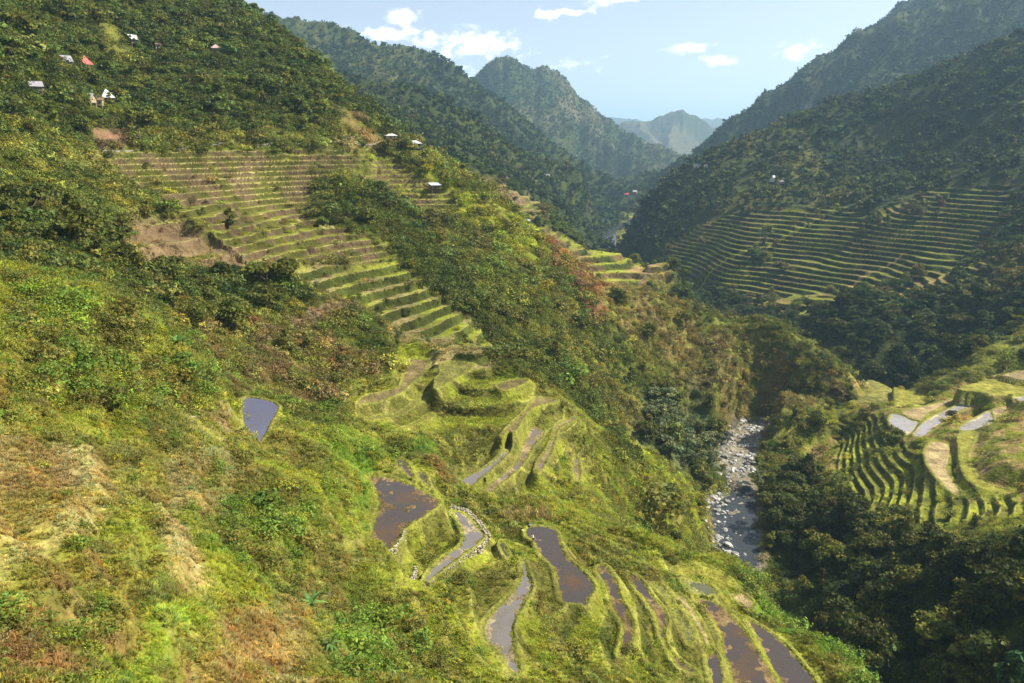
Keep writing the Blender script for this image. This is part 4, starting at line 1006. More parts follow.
HOUSES = [
 (133,44,5.0,5.0,2.4,1.9,'gable',M_TIN,M_BOARD,35,'house with bright white sheet roof highest on the wooded slope, below a grassy clearing'),
 (158,49,2.4,2.6,2.3,.8,'gable',M_BROWNROOF,M_WHITE,10,'tiny white walled hut among trees right of the highest white roof'),
 (85,66,5.0,5.0,1.3,3.2,'hip',M_RED,M_TANW,25,'house with steep pointed bright red roof in the wooded hamlet'),
 (66,66,4.4,4.0,2.2,2.0,'gable',M_GREYROOF,M_BOARD,20,'house with purplish grey roof left of the red roofed one'),
 (89,103,4.6,4.0,2.0,1.7,'gable',M_TIN,M_TANW,-35,'house whose white roof slants down to the right beside a tan walled house'),
 (107,101,5.2,5.0,2.0,2.9,'hip',M_TIN,M_BOARD,15,'house with pale pyramid roof standing right of the tan walled house'),
 (98,106,4.4,3.6,2.2,1.1,'shed',M_BROWNROOF,M_TANW,-10,'low tan walled house between two white roofs'),
 (36,91,4.4,4.0,2.0,1.5,'gable',M_GREYROOF,M_BOARD,10,'house with pale grey roof at the left edge of the hamlet'),
 (216,52,4.6,4.0,2.2,1.6,'hip',simple_mat('pinkish roofing sheet',(.45,.33,.32),.6,3,.2),M_BOARD,0,'house with faded pink roof alone in the upper woods'),
 (391,140,6.2,4.6,2.4,1.0,'hip',M_TIN,M_TANW,12,'house with wide white roof on the ridge above the terraces, left of two'),
 (398,146,2.6,2.6,2.2,.8,'shed',M_BROWNROOF,M_WHITE,0,'small brown roofed shed between two white roofs on the ridge'),
 (415,149,7.0,5.2,3.0,1.3,'hip',M_TIN,M_BLUEW,8,'house with white hipped roof and blue grey walls at the ridge edge'),
 (435,190,5.2,4.2,1.9,1.0,'shed',M_BLUEROOF,M_BOARD,20,'shed with bluish sheet roof on the terraced shoulder of the ridge'),
 (697,168,9.0,6.5,3.4,1.6,'gable',M_GREYROOF,M_WHITE,5,'white walled house with dark roof on the wooded spur above the river'),
 (706,168,5.0,4.5,3.0,1.3,'hip',M_TANW,M_WHITE,-10,'smaller white house just right of the white walled one on the spur'),
 (773,182,7.5,6.0,2.4,4.6,'gable',M_TIN,M_WHITE,70,'white steep gabled house deep in the dark woods above the right terraces'),
 (782,184,6.0,5.0,2.4,1.6,'hip',M_GREYROOF,M_TANW,0,'low house with grey roof beside the white steep gabled one'),
 (490,167,5.5,5.0,2.6,1.6,'gable',M_TIN,M_WHITE,0,'white house in the far valley village, left of the rust roofed one'),
 (496,162,6.0,5.0,2.4,1.6,'hip',M_TIN,M_TANW,0,'pale roofed house highest in the far valley village'),
 (507,181,7.0,6.0,2.6,2.4,'hip',M_BROWNROOF,M_BOARD,10,'house with large rusty roof above the far left valley terraces'),
 (548,177,6.0,5.0,2.6,1.8,'gable',M_TIN,M_BOARD,-20,'lone house with white roof in the far woods beyond the terraces'),
 (517,222,5.5,4.6,2.2,1.6,'gable',M_TIN,M_BOARD,25,'house with white roof at the foot of the far terraces, beyond the ridge'),
 (527,224,5.0,4.4,2.2,1.4,'shed',M_TIN,M_BOARD,-15,'white roofed shed lowest beyond the ridge, near the far terraces'),
 (626,196,11,8,3.4,2.4,'gable',M_RED,M_TANW,15,'long red roofed building in the distant village above the river'),
 (635,193,9,7,3.2,2.2,'gable',M_TIN,M_TANW,-10,'white roofed building in the distant village above the river'),
]
for a in HOUSES:
    o = house(*a); HPOS.append((o.location.x, o.location.y, max(a[2], a[3])))
def clear_of_houses(x, y):
    ok = np.ones(len(x), bool)
    for hx, hy, w in HPOS:
        rr = math.hypot(hx, hy); ux, uy = -hx/rr, -hy/rr
        t = np.clip((x-hx)*ux+(y-hy)*uy, 0, 3+.006*rr)
        ok &= np.hypot(x-hx-t*ux, y-hy-t*uy) > w*.45+.7
    return ok

# ------------------------------------------------------------------ dry stone walls: rows of rough stones
M_STONE = simple_mat('pale wall stone', (.34,.30,.23), .95, 1.3, .5, .5)
def stone(bm, c, sx_, sy, sz, yaw):
    m = Matrix.Translation(c) @ Matrix.Rotation(yaw, 4, 'Z') @ Matrix.Diagonal((sx_, sy, sz, 1))
    g = bmesh.ops.create_icosphere(bm, subdivisions=1, radius=.5, matrix=m)
    for v in g['verts']: v.co += Vector((random.gauss(0,.05*sx_), random.gauss(0,.05*sy), random.gauss(0,.05*sz)))
def stone_wall(px, lv, top, depth, thick, label):
    W = [at_z(u, v, lv) for u, v in px]
    bm = bmesh.new(); c0 = Vector(W[len(W)//2])
    for a, b in zip(W[:-1], W[1:]):
        A, B = Vector(a), Vector(b); L = (B-A).length; d = (B-A).normalized(); nrm = Vector((-d.y, d.x, 0)); yaw = math.atan2(d.y, d.x)
        n_ = max(1, int(L/.55)); rows_ = max(1, int((top+depth)/.38))
        for i in range(n_):
            for j in range(rows_):
                for q in range(max(1, int(thick/.5))):
                    p = A + d*((i+random.uniform(.25,.75))*L/n_) + nrm*((q-.5*(max(1,int(thick/.5))-1))*.5 + random.gauss(0,.06))
                    p.z = lv + top - (j+.5)*.38 + random.gauss(0,.05)
                    stone(bm, p-c0, random.uniform(.28,.85), random.uniform(.25,.65), random.uniform(.22,.5), yaw+random.gauss(0,.3))
    o = bm_obj('stone_wall', bm, M_STONE, None, False); o.location = c0
    tag(o, label, 'stone wall'); return o
stone_wall([(404.5,530.5),(401.5,540.5),(393,549.5),(384,555)], -64.0, .45, 4.4, .6, 'tall pale dry stone wall under the lower end of the broad reddish paddy')
stone_wall([(371.5,556),(364,566),(356,579),(350,592)], -64.9, .5, 1.6, 1.0, 'low pale stone bank left of the tall stone wall')
stone_wall([(449,507),(457,508),(468,512.5),(479,523),(488.5,535.5)], -67.3, .45, 1.4, 1.2, 'thick pale stone bank around the upper end of the narrow grey paddy')
stone_wall([(487,538),(482,546),(472,552),(460,560),(449,568.5),(437,577),(428,584)], -67.4, .30, 1.8, .6, 'long low stone wall along the outer side of the narrow grey paddy')
stone_wall([(424,588),(417,600),(412,612),(408,622)], -68.2, .4, 1.3, .5, 'tumbled line of pale stones running down from the narrow grey paddy')
stone_wall([(413,567),(416.5,570),(413,577),(405,583)], -66.0, .3, 1.2, .5, 'short curved stone wall round a dry hollow under the tall wall')

# ------------------------------------------------------------------ boulders of the river
ROCKM = simple_mat('river boulder', (.37,.36,.335), .85, 1.6, .4, .5)
_n = ROCKM.node_tree.nodes; _l = ROCKM.node_tree.links; _oi = _n.new('ShaderNodeObjectInfo'); _mr = _n.new('ShaderNodeMapRange'); _mr.inputs[3].default_value = .45; _mr.inputs[4].default_value = 1.35
_vm = _n.new('ShaderNodeVectorMath'); _vm.operation = 'SCALE'; _src = _n['Principled BSDF'].inputs['Base Color'].links[0].from_socket
_l.new(_oi.outputs['Random'], _mr.inputs[0]); _l.new(_src, _vm.inputs[0]); _l.new(_mr.outputs[0], _vm.inputs['Scale']); _l.new(_vm.outputs[0], _n['Principled BSDF'].inputs['Base Color'])
def rock_mesh(i):
    bm = bmesh.new(); bmesh.ops.create_icosphere(bm, subdivisions=2, radius=.5)
    for v in bm.verts:
        n_ = mnoise.noise(v.co*2.3+Vector((i*7.1,0,0)))
        v.co = v.co*(1+.55*n_)
        v.co.z *= .72
        v.co += Vector((.05,.05,.05))*mnoise.noise(v.co*6)
    me = bpy.data.meshes.new('river boulder'); bm.to_mesh(me); bm.free(); me.materials.append(ROCKM); return me
RM = [rock_mesh(i) for i in range(9)]
lo = RIVER_POLY.min(0)-5; hi = RIVER_POLY.max(0)+5
bx = rng.uniform(lo[0], hi[0], 9000); by = rng.uniform(lo[1], hi[1], 9000)
bsd = poly_sd(bx, by, RIVER_POLY)
# the upper reach is all stones; lower down they line the left bank and break the water in two places
wantb = np.where(by > 318, .9, np.where((by < 285) & (by > 262), .13, .02))*(bsd < 1.5)
leftb = (bsd > -5.5) & (bsd < 4.5) & (bx < np.interp(by, [230,262,300,340], [79,82,90,98])) & (by < 320)
wantb = np.where(leftb, .85, wantb)
kk = np.nonzero(rng.uniform(size=len(bx)) < wantb*.55)[0]
bs = np.clip(rng.gamma(1.6, .62, len(kk)), .35, 3.4)
zz = glook(GZ, bx[kk], by[kk])
vis = ~hidden(bx[kk], by[kk], zz, -9.0)
kk, bs, zz = kk[vis], bs[vis], zz[vis]
od = np.argsort(-bs/np.hypot(bx[kk], by[kk]))
for c, i in enumerate(od[:280]):
    o = link(bpy.data.objects.new('river_boulder', RM[c % 9])); s_ = bs[i]
    o.location = (bx[kk][i], by[kk][i], max(zz[i], RIVER_Z-.3)+.12*s_); o.rotation_euler = (rng.normal(0,.2), rng.normal(0,.2), rng.uniform(0,6.28)); o.scale = (s_*rng.uniform(.8,1.3), s_*rng.uniform(.8,1.2), s_*rng.uniform(.7,1.0))
    tag(o, 'pale grey boulder among many in the rocky river bed below the ridge', 'boulder', 'boulders in the river bed')
if len(od) > 280:
    i = od[280:]
    scatter_object('rubble', RM, np.stack([bx[kk][i],by[kk][i],np.maximum(zz[i],RIVER_Z-.3)+.05],-1), np.stack([np.zeros(len(i)),np.zeros(len(i)),rng.uniform(0,6.28,len(i))],-1), np.stack([bs[i]]*3,-1), rng.integers(0,9,len(i)), np.ones((len(i),3)), 'small pale stones between the river boulders', 'rubble')
print('boulders', len(od))
# pale outcrop on the near slope
x, y, z = hit2(187, 420, 60)
o = link(bpy.data.objects.new('rock_outcrop', rock_mesh(31))); o.data.materials.clear(); o.data.materials.append(simple_mat('tan rock', (.42,.33,.22), .95, 3, .3, .5))
o.location = (x, y, z+.1); o.scale = (3.6, 1.6, 1.7); o.rotation_euler = (0,0,.3); tag(o, 'pale tan rock outcrop in the grass left of the blue pond', 'rock')

# ------------------------------------------------------------------ reeds standing behind the farmer's paddy
def reed_tuft():
    g = Leaves(); k = 26
    P = np.stack([rng.normal(0,.35,k), rng.normal(0,.35,k), np.full(k,-.1)], -1); th = rng.uniform(0,6.28,k); tl = rng.uniform(.05,.3,k)
    g.blades(P, np.stack([np.cos(th)*tl, np.sin(th)*tl, np.ones(k)],-1), 2.3*rng.uniform(.7,1.15,k), .13, shade(k,.3,.12), .22)
    return g.mesh('reed tuft', M_BLADE)
RT = [reed_tuft() for _ in range(3)]
pts = []
A = Vector(hit2(503,523,90)); B = Vector(hit2(548,523,90))
for _ in range(75):
    t_ = random.random(); p = A.lerp(B, t_); r0 = math.hypot(p.x,p.y); k_ = 1+random.uniform(.006,.04)
    px_, py_ = p.x*k_, p.y*k_; pts.append((px_, py_, gheight(px_, py_)))
pts = np.array(pts)
scatter_object('reeds', RT, pts, np.stack([np.zeros(75),np.zeros(75),rng.uniform(0,6.28,75)],-1), np.stack([rng.uniform(.8,1.15,75)]*3,-1), rng.integers(0,3,75), c_(.40,.33,.12)*np.exp(rng.normal(0,.2,(75,1))), 'tall dry reeds in a row behind the farmer\'s paddy', 'reeds')

# ------------------------------------------------------------------ the farmer, bent over in the paddy
M_SKIN = simple_mat('skin', (.28,.15,.09), .6, 5, .1); M_SHIRT = simple_mat('white shirt cloth', (.80,.80,.78), .9, 9, .06); M_TROU = simple_mat('dark trouser cloth', (.03,.03,.04), .9, 9, .2); M_HAIR = simple_mat('black hair', (.012,.010,.010), .5, 20, .3)
def skin_obj(name, verts, edges, radii, mat, parent, sub=2):
    me = bpy.data.meshes.new(name); me.from_pydata(verts, edges, []); me.update()
    o = link(bpy.data.objects.new(name, me), parent)
    md = o.modifiers.new('skin', 'SKIN'); md.use_smooth_shade = True
    sv = me.skin_vertices[0].data
    for i, r_ in enumerate(radii): sv[i].radius = (r_, r_)
    sv[0].use_root = True
    s_ = o.modifiers.new('smooth', 'SUBSURF'); s_.levels = sub; s_.render_levels = sub
    me.materials.append(mat); return o
x, y, z = at_z(533.3, 542.5, -70.5)
z = gheight(x, y) - .10
person = link(bpy.data.objects.new('person', None)); person.location = (x, y, z); person.rotation_euler = (0, 0, R(205)); person.empty_display_size = .3
tag(person, 'person in white shirt and dark trousers bending over in the flooded paddy', 'person')
BV = [(0,0,.86),(0,-.10,1.02),(0,-.26,1.18),(0,-.36,1.25),(0,-.44,1.29),(0,-.54,1.30),   # pelvis, waist, chest, neck base, neck, head
      (-.10,.0,.80),(-.13,-.08,.45),(-.14,.04,.06),(-.14,-.14,.02), (.10,.0,.80),(.12,-.02,.45),(.13,.12,.06),(.13,-.06,.02),
      (-.19,-.33,1.20),(-.24,-.42,.93),(-.20,-.56,.72),(-.19,-.62,.64), (.19,-.33,1.20),(.24,-.44,.94),(.18,-.58,.74),(.17,-.64,.66)]
BE = [(0,1),(1,2),(2,3),(3,4),(4,5),(0,6),(6,7),(7,8),(8,9),(0,10),(10,11),(11,12),(12,13),(3,14),(14,15),(15,16),(16,17),(3,18),(18,19),(19,20),(20,21)]
BR = [.13,.12,.14,.11,.05,.095,.085,.058,.04,.038,.085,.058,.04,.038,.06,.042,.030,.028,.06,.042,.030,.028]
# five fingers each hand
for base_i, sgn in ((17,-1),(21,1)):
    hx, hy, hzz = BV[base_i]
    for f_, (ox, ln) in enumerate(((-.028,.075),(-.010,.085),(.010,.08),(.028,.065),(-.045*sgn,.05))):
        i0 = len(BV)
        BV += [(hx+ox, hy-.03, hzz-.03), (hx+ox*1.2, hy-.035-ln*.4, hzz-.03-ln*.7)]; BR += [.011,.008]; BE += [(base_i, i0), (i0, i0+1)]
skin_obj('body', BV, BE, BR, M_SKIN, person)
tr = skin_obj('trousers', [BV[i] for i in (0,6,7,10,11)]+[(-.137,.0,.20),(.127,.07,.20),(0,-.05,.93)], [(0,1),(1,2),(0,3),(3,4),(2,5),(4,6),(0,7)], [.148,.10,.075,.10,.075,.062,.062,.14], M_TROU, person)
sh = skin_obj('shirt', [BV[i] for i in (1,2,3,14,18)]+[(-.225,-.385,1.04),(.225,-.40,1.05),(0,-.03,.93)], [(0,1),(1,2),(2,3),(2,4),(3,5),(4,6),(0,7)], [.14,.16,.125,.078,.078,.06,.06,.145], M_SHIRT, person)
bm = bmesh.new(); bmesh.ops.create_uvsphere(bm, u_segments=16, v_segments=10, radius=.112, matrix=Matrix.Translation((0,-.535,1.345)) @ Matrix.Diagonal((.95,1.08,.8,1)))
bm_obj('hair', bm, M_HAIR, person, True)
bm = bmesh.new()
for sx_ in (-1,1): bmesh.ops.create_uvsphere(bm, u_segments=8, v_segments=6, radius=.014, matrix=Matrix.Translation((sx_*.035,-.625,1.275)))
bm_obj('eyes', bm, M_HAIR, person, True)
bm = bmesh.new(); bmesh.ops.create_cone(bm, segments=8, radius1=.02, radius2=.004, depth=.05, matrix=Matrix.Translation((0,-.645,1.25)))
bm_obj('nose', bm, M_SKIN, person, True)
# bundle and sack on the bund, a stump
def lump(name, u, v, lv, size, mat, label, cat, seed):
    x, y, z = at_z(u, v, lv); z = gheight(x, y)
    bm = bmesh.new(); bmesh.ops.create_icosphere(bm, subdivisions=3, radius=.5)
    for q in bm.verts:
        q.co *= 1+.25*mnoise.noise(q.co*2.5+Vector((seed,0,0)))
        q.co = Vector((q.co.x*size[0], q.co.y*size[1], max(q.co.z,-.42)*size[2]))
    o = bm_obj(name, bm, mat, None, True); o.location = (x, y, z+.40*size[2]); o.rotation_euler = (0,0,seed); tag(o, label, cat)
    return o
lump('cloth_bundle', 530, 525, -70.2, (.9,.6,.38), simple_mat('grey cloth', (.15,.145,.14), .9, 6, .25), 'grey bundle lying on the bund behind the farmer', 'bundle', 1.3)
lump('sack', 522.5, 529.5, -70.0, (.6,.4,.4), simple_mat('yellow sacking', (.70,.60,.25), .9, 6, .2), 'small yellow sack on the grass left of the farmer', 'sack', 2.1)
x, y, z = hit2(485, 481.5, 120)
bm = bmesh.new(); bmesh.ops.create_cone(bm, cap_ends=True, segments=9, radius1=.28, radius2=.2, depth=1.0, matrix=Matrix.Translation((0,0,.4)))
for q in bm.verts: q.co += Vector((random.gauss(0,.03), random.gauss(0,.03), random.gauss(0,.04)))
o = bm_obj('tree_stump', bm, simple_mat('dark bark', (.035,.025,.018), .95, 7, .4, .4)); o.location = (x, y, z); tag(o, 'dark stump on the bund between two muddy paddies', 'stump')

# ------------------------------------------------------------------ plants that stand alone
M_BARK = simple_mat('bark', (.10,.075,.05), .95, 4, .35, .4)
def limb(bm, a, b, ra, rb, seg=7):
    a, b = Vector(a), Vector(b); d = b-a; q = d.to_track_quat('Z','Y').to_matrix().to_4x4()
    bmesh.ops.create_cone(bm, cap_ends=False, segments=seg, radius1=ra, radius2=rb, depth=d.length, matrix=Matrix.Translation((a+b)*.5) @ q)
def trunk_mesh(i):
    bm = bmesh.new(); lean = (random.gauss(0,.03), random.gauss(0,.03))
    top = (lean[0], lean[1], .52)
    limb(bm, (0,0,-.08), (lean[0]*.5, lean[1]*.5, .28), .030, .022); limb(bm, (lean[0]*.5, lean[1]*.5, .27), top, .022, .014)
    for k in range(5):
        a = 6.28*k/5+random.uniform(-.4,.4); z0 = random.uniform(.28,.5)
        limb(bm, (lean[0]*.7, lean[1]*.7, z0), (.22*math.cos(a), .22*math.sin(a), z0+random.uniform(.12,.25)), .011, .004, 5)
    me = bpy.data.meshes.new('trunk'); bm.to_mesh(me); bm.free(); me.materials.append(M_BARK); return me
TM = [trunk_mesh(i) for i in range(4)]
xs, ys, zs, rs, ss, ts = veg_shrub
ok = clear_of_houses(xs, ys); xs, ys, zs, rs, ss, ts = xs[ok], ys[ok], zs[ok], rs[ok], ss[ok], ts[ok]
ok = clear_of_houses(xt, yt); xt, yt, zt, rt = xt[ok], yt[ok], zt[ok], rt[ok]
ok = clear_of_houses(xf, yf); xf, yf, zf = xf[ok], yf[ok], zf[ok]
def seen(x, y, z, over):
    r = np.hypot(x, y); s = glook(SLOPE, x*(r-4)/r, y*(r-4)/r)
    return ((z+over) > s*r) & in_frame(x, y, z, 5)
# scrub: the 300 largest in view each on its own
cand = np.nonzero(seen(xs, ys, zs, ss*.6))[0]
own = cand[np.argsort(-(ss/rs)[cand])[:300]]
SMATS = {}
def own_mat(key, rgb):
    if key not in SMATS: SMATS[key] = leaf_mat_own(key, rgb)
    return SMATS[key]
def with_mat(me, mat):
    m2 = me.copy(); m2.materials.clear(); m2.materials.append(mat); return m2
SHKIND = [('lush bush leaves', (.16,.24,.035), 'bright green leafy bush'), ('olive bush leaves', (.17,.165,.035), 'olive green bush'), ('dark bush leaves', (.10,.13,.028), 'dark green bush'), ('reddish bush leaves', (.19,.115,.05), 'reddish leaved bush'), ('brown bush leaves', (.22,.165,.065), 'brown half dry bush')]
SHMESH = [[with_mat(me, own_mat(k, c)) for me in SM] for k, c, _ in SHKIND]
SHCOL = np.array([c for _, c, _ in SHKIND])
def place_name(x, y):
    yc = y*CP; u = 512+F*x/max(math.hypot(x,y)*.97, 1)
    r_ = math.hypot(x, y)
    if x > 60 and r_ < 330 and y < 300: return 'in the wood on the right river bank'
    if x > 120: return 'by the fields right of the river'
    if r_ < 105: return 'on the dry grassy slope at the lower left'
    if r_ < 150: return 'on the grassy slope around the paddies'
    if r_ < 205: return 'on the slope near the blue pond'
    if x > 20: return 'on the slope falling to the rocky river'
    return 'on the scrubby slope below the upper terraces'
tnorm = lambda c: c/np.linalg.norm(c)
for c, i in enumerate(own):
    j = int(np.argmin([np.linalg.norm(tnorm(ts[i])-tnorm(q)) + .35*abs(math.log(np.mean(ts[i])/np.mean(q))) for q in SHCOL]))
    o = link(bpy.data.objects.new('bush', SHMESH[j][c % len(SM)])); o.location = (xs[i], ys[i], zs[i]); o.scale = (ss[i], ss[i], ss[i]*.9); o.rotation_euler = (0,0,rng.uniform(0,6.28))
    pn = place_name(xs[i], ys[i]); tag(o, SHKIND[j][2]+' '+pn, 'bush', SHKIND[j][2].replace('bush','bushes')+' '+pn)
rest = np.setdiff1d(np.arange(len(xs)), own)
scatter_object('shrubbery', SM, np.stack([xs,ys,zs],-1)[rest], tilt_rot(normals(xs[rest], ys[rest], 2.0), .4), np.stack([ss,ss,ss*.9],-1)[rest], rng.integers(0, len(SM), len(rest)), ts[rest], 'low scrub and bushes covering the valley slopes', 'scrub')
# trees: the 300 largest in view each on its own
KINDS = ['broad']*4 + ['umbrella','tall','pine']
CM = [crown_mesh(900, .10, 16+2*q, 'broad') for q in range(4)] + [crown_mesh(750, .10, 15, 'umbrella'), crown_mesh(750, .09, 16, 'tall'), crown_mesh(650, .09, 16, 'pine')]
hs = np.clip(rng.gamma(9, .95, len(xt)), 4.5, 15)*np.where((xt < 60) & (rt > 250), .8, 1.0); kind = rng.integers(0, len(CM), len(xt)); tt = tints(xt, yt, 2.1, .32, .10)*np.where((xt < 60) & (rt > 250), 1.7, np.where((xt > 60) & (rt < 330), 1.05, 1.0))[:,None]
tt = tt*np.minimum(1, .13/tt.mean(1))[:,None]
cand = np.nonzero(seen(xt, yt, zt, hs*.5))[0]
own = cand[np.argsort(-(hs/rt)[cand])[:300]]
TRK = [('dark tree leaves', (.075,.088,.017), 'dark'), ('mid green tree leaves', (.13,.14,.024), 'mid green'), ('grey green tree leaves', (.17,.19,.08), 'grey green')]
TRMESH = [[with_mat(me, own_mat(k, c)) for me in CM] for k, c, _ in TRK]
TRCOL = np.array([c for _, c, _ in TRK])
SHAPE = {'broad':'broad crowned tree','umbrella':'flat topped tree','tall':'slender tall crowned tree','pine':'pointed tree'}
for c, i in enumerate(own):
    j = int(np.argmin([np.linalg.norm(tnorm(tt[i])-tnorm(q)) + .5*abs(math.log(np.mean(tt[i])/np.mean(q))) for q in TRCOL])); k = kind[i]
    if j == 2 and not (60 < xt[i] < 130 and 220 < yt[i] < 340): j = 1
    e = link(bpy.data.objects.new('tree', None)); e.location = (xt[i], yt[i], zt[i]-hs[i]*.12); e.rotation_euler = (0,0,rng.uniform(0,6.28)); e.scale = (hs[i]*1.1, hs[i]*1.1, hs[i]); e.empty_display_size = .1
    link(bpy.data.objects.new('trunk', TM[c % 4]), e); link(bpy.data.objects.new('crown', TRMESH[j][k]), e)
    pn = place_name(xt[i], yt[i]); lab = TRK[j][2]+' '+SHAPE[KINDS[k]]
    tag(e, lab+' '+pn, 'tree', lab.replace('tree','trees')+' '+pn)
rest = np.setdiff1d(np.arange(len(xt)), own)
scatter_object('woodland', CM, np.stack([xt,yt,zt-hs*.12],-1)[rest], tilt_rot(normals(xt[rest],yt[rest],4.0), .08), np.stack([hs*1.1,hs*1.1,hs],-1)[rest], kind[rest], tt[rest], 'trees of the valley woods standing close together', 'wood')
FM = [crown_mesh(90, .26, 7, 'broad') for _ in range(3)] + [crown_mesh(80, .22, 7, 'tall'), crown_mesh(80, .2, 8, 'pine')]
hs = np.clip(rng.gamma(9, 1.0, len(xf)), 4.5, 16)*np.where(np.hypot(xf,yf) > 1900, .72, 1.0)
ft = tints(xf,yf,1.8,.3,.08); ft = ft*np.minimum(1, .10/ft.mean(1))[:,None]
scatter_object('far_woodland', FM, np.stack([xf,yf,zf-hs*.15],-1), tilt_rot(normals(xf,yf,6.0), .05), np.stack([hs*1.2,hs*1.2,hs],-1), rng.integers(0, len(FM), len(xf)), ft*np.where(np.hypot(xf,yf) > 1330, c_(.72,.9,.95)[:,None], 1.0).T, 'dense woods on the far mountain sides', 'wood')  # farther trees dimmed and cooled: aerial haze put into their colour

# broad leaved banana plants, the lone palm
M_BAN = leaf_mat_own('banana leaves', (.14,.24,.06), .35, .4)
BAN = [frond_plant(10, 2.5, .6, 'banana leaves', M_BAN), frond_plant(13, 2.2, .35, 'banana leaves', M_BAN)]
STEM = None
for (u, v, s_, k, lab) in ((206,393,1.25,1,'large clump of arching fern like leaves above the tan rock outcrop'),(219,381,1.0,0,'broad leaved banana plant behind the arching clump'),(178,346,1.0,0,'banana plant highest on the slope, amid brown bushes'),(196,372,.9,1,'arching leaved plant left of the banana plants'),(312,607,.8,0,'banana plant with pale leaves in the leafy bushes at the bottom'),(330,648,.7,1,'low arching leaved plant near the bottom edge'),(290,405,.9,0,'banana plant beside the blue pond, to its right')):
    x, y, z = hit2(u, v, 40)
    e = link(bpy.data.objects.new('banana_plant', None)); e.location = (x, y, z); e.scale = (s_,)*3; e.rotation_euler = (0,0,rng.uniform(0,6)); tag(e, lab, 'plant')
    bm = bmesh.new(); limb(bm, (0,0,-.5), (.03,.02,.75), .13, .09, 9); bm_obj('stem', bm, simple_mat('banana stem', (.16,.17,.07), .7, 5, .3) if STEM is None else STEM, e)
    STEM = e.children[0].data.materials[0]
    link(bpy.data.objects.new('leaves', BAN[k]), e)
x, y, z = at_z(890.2, 433.5, -116.0); z = gheight(x, y)
e = link(bpy.data.objects.new('palm_tree', None)); e.location = (x, y, z); tag(e, 'lone slim palm with a small dark crown at the corner of a pale flooded field', 'palm')
bm = bmesh.new(); limb(bm, (0,0,-.3), (.05,.05,3.2), .16, .11, 8); limb(bm, (.05,.05,3.15), (.02,.0,6.4), .11, .09, 8); bm_obj('trunk', bm, M_BARK, e)
cr = link(bpy.data.objects.new('crown', frond_plant(15, 1.5, .5, 'palm fronds', own_mat('dark palm leaves', (.06,.075,.025)))), e); cr.location = (.02,0,5.8)

# concrete water channel and path: narrow ribbons on the ground
def path_ribbon(name, px, rm, w, mat, label, lift=.25):
    P = [Vector(hit2(u, v, rm)) for u, v in px]
    V, Fq = [], []
    L = []
    for a, b in zip(P[:-1], P[1:]):
        n_ = max(2, int((b-a).length/1.2))
        L += [a.lerp(b, i/n_) for i in range(n_)]
    L.append(P[-1])
    for i, p in enumerate(L):
        d = (L[min(i+1,len(L)-1)]-L[max(i-1,0)]); d.z = 0; d.normalize(); nr = Vector((-d.y,d.x,0))
        z = max(gheight(p.x+nr.x*w*q, p.y+nr.y*w*q) for q in (-.5,0,.5))+lift
        for q, dz in ((-.5,-.5),(-.5,0),(.5,0),(.5,-.5)): V.append((p.x+nr.x*w*q, p.y+nr.y*w*q, z+dz))
    for i in range(len(L)-1):
        for q in range(3): Fq.append((4*i+q, 4*i+q+1, 4*i+q+5, 4*i+q+4))
    me = bpy.data.meshes.new(name); me.from_pydata(V, [], Fq); me.update(); me.materials.append(mat)
    o = link(bpy.data.objects.new(name, me)); tag(o, label, None, kind='structure'); return o
M_CONC = simple_mat('pale concrete', (.30,.28,.24), .9, 2, .15)
path_ribbon('path', [(62,108),(72,120),(84,135),(97,146),(110,157)], 200, .55, M_CONC, 'pale concrete channel running down the gully left of the terraces')
path_ribbon('path', [(102,152),(140,150),(190,147),(250,144.5),(320,143.5),(384,143)], 250, .5, M_CONC, 'pale rim path along the topmost terrace')
# ------------------------------------------------------------------ camera, sun, sky, air
cam = bpy.data.cameras.new('camera'); co = link(bpy.data.objects.new('camera', cam))
cam.sensor_width = 36; cam.lens = 36*F/1024; cam.clip_start = .3; cam.clip_end = 60000
co.rotation_euler = (math.pi/2-PITCH, 0, 0)
scn = bpy.context.scene; scn.camera = co
SUN_AZ, SUN_EL = R(80), R(47)
sl = bpy.data.lights.new('sun', 'SUN'); sl.energy = 5.0; sl.angle = R(.5); sl.color = (1.0, .93, .79)
so = link(bpy.data.objects.new('sun', sl))
sd_ = Vector((math.sin(SUN_AZ)*math.cos(SUN_EL), math.cos(SUN_AZ)*math.cos(SUN_EL), math.sin(SUN_EL)))
so.rotation_euler = sd_.to_track_quat('Z', 'Y').to_euler()
wd = bpy.data.worlds.new('World'); scn.world = wd; wd.use_nodes = True
n = wd.node_tree.nodes; l = wd.node_tree.links; bg = n['Background']
sky = n.new('ShaderNodeTexSky'); sky.sky_type = 'NISHITA'; sky.sun_disc = False; sky.sun_elevation = SUN_EL; sky.sun_rotation = SUN_AZ
sky.altitude = 1200; sky.air_density = 1.0; sky.dust_density = 1.6; sky.ozone_density = 1.0
bg.inputs['Strength'].default_value = .095
# cumulus far off: direction -> (azimuth, elevation) in degrees, soft blobs broken by noise
tc = n.new('ShaderNodeTexCoord')
def math_(op, *ins):
    m = n.new('ShaderNodeMath'); m.operation = op
    for k, v in enumerate(ins):
        if isinstance(v, (int, float)): m.inputs[k].default_value = v
        else: l.new(v, m.inputs[k])
    return m.outputs[0]
sx = n.new('ShaderNodeSeparateXYZ'); l.new(tc.outputs['Generated'], sx.inputs[0])
az = math_('MULTIPLY', math_('ARCTAN2', sx.outputs[0], sx.outputs[1]), 180/math.pi)
el = math_('MULTIPLY', math_('ARCSINE', sx.outputs[2]), 180/math.pi)
def dirdeg(u, v):
    a, b, c = ray(u, v); return math.degrees(math.atan2(a, b)), math.degrees(math.atan(c))
cx = n.new('ShaderNodeCombineXYZ'); l.new(az, cx.inputs[0]); l.new(math_('MULTIPLY', el, 1.6), cx.inputs[1])
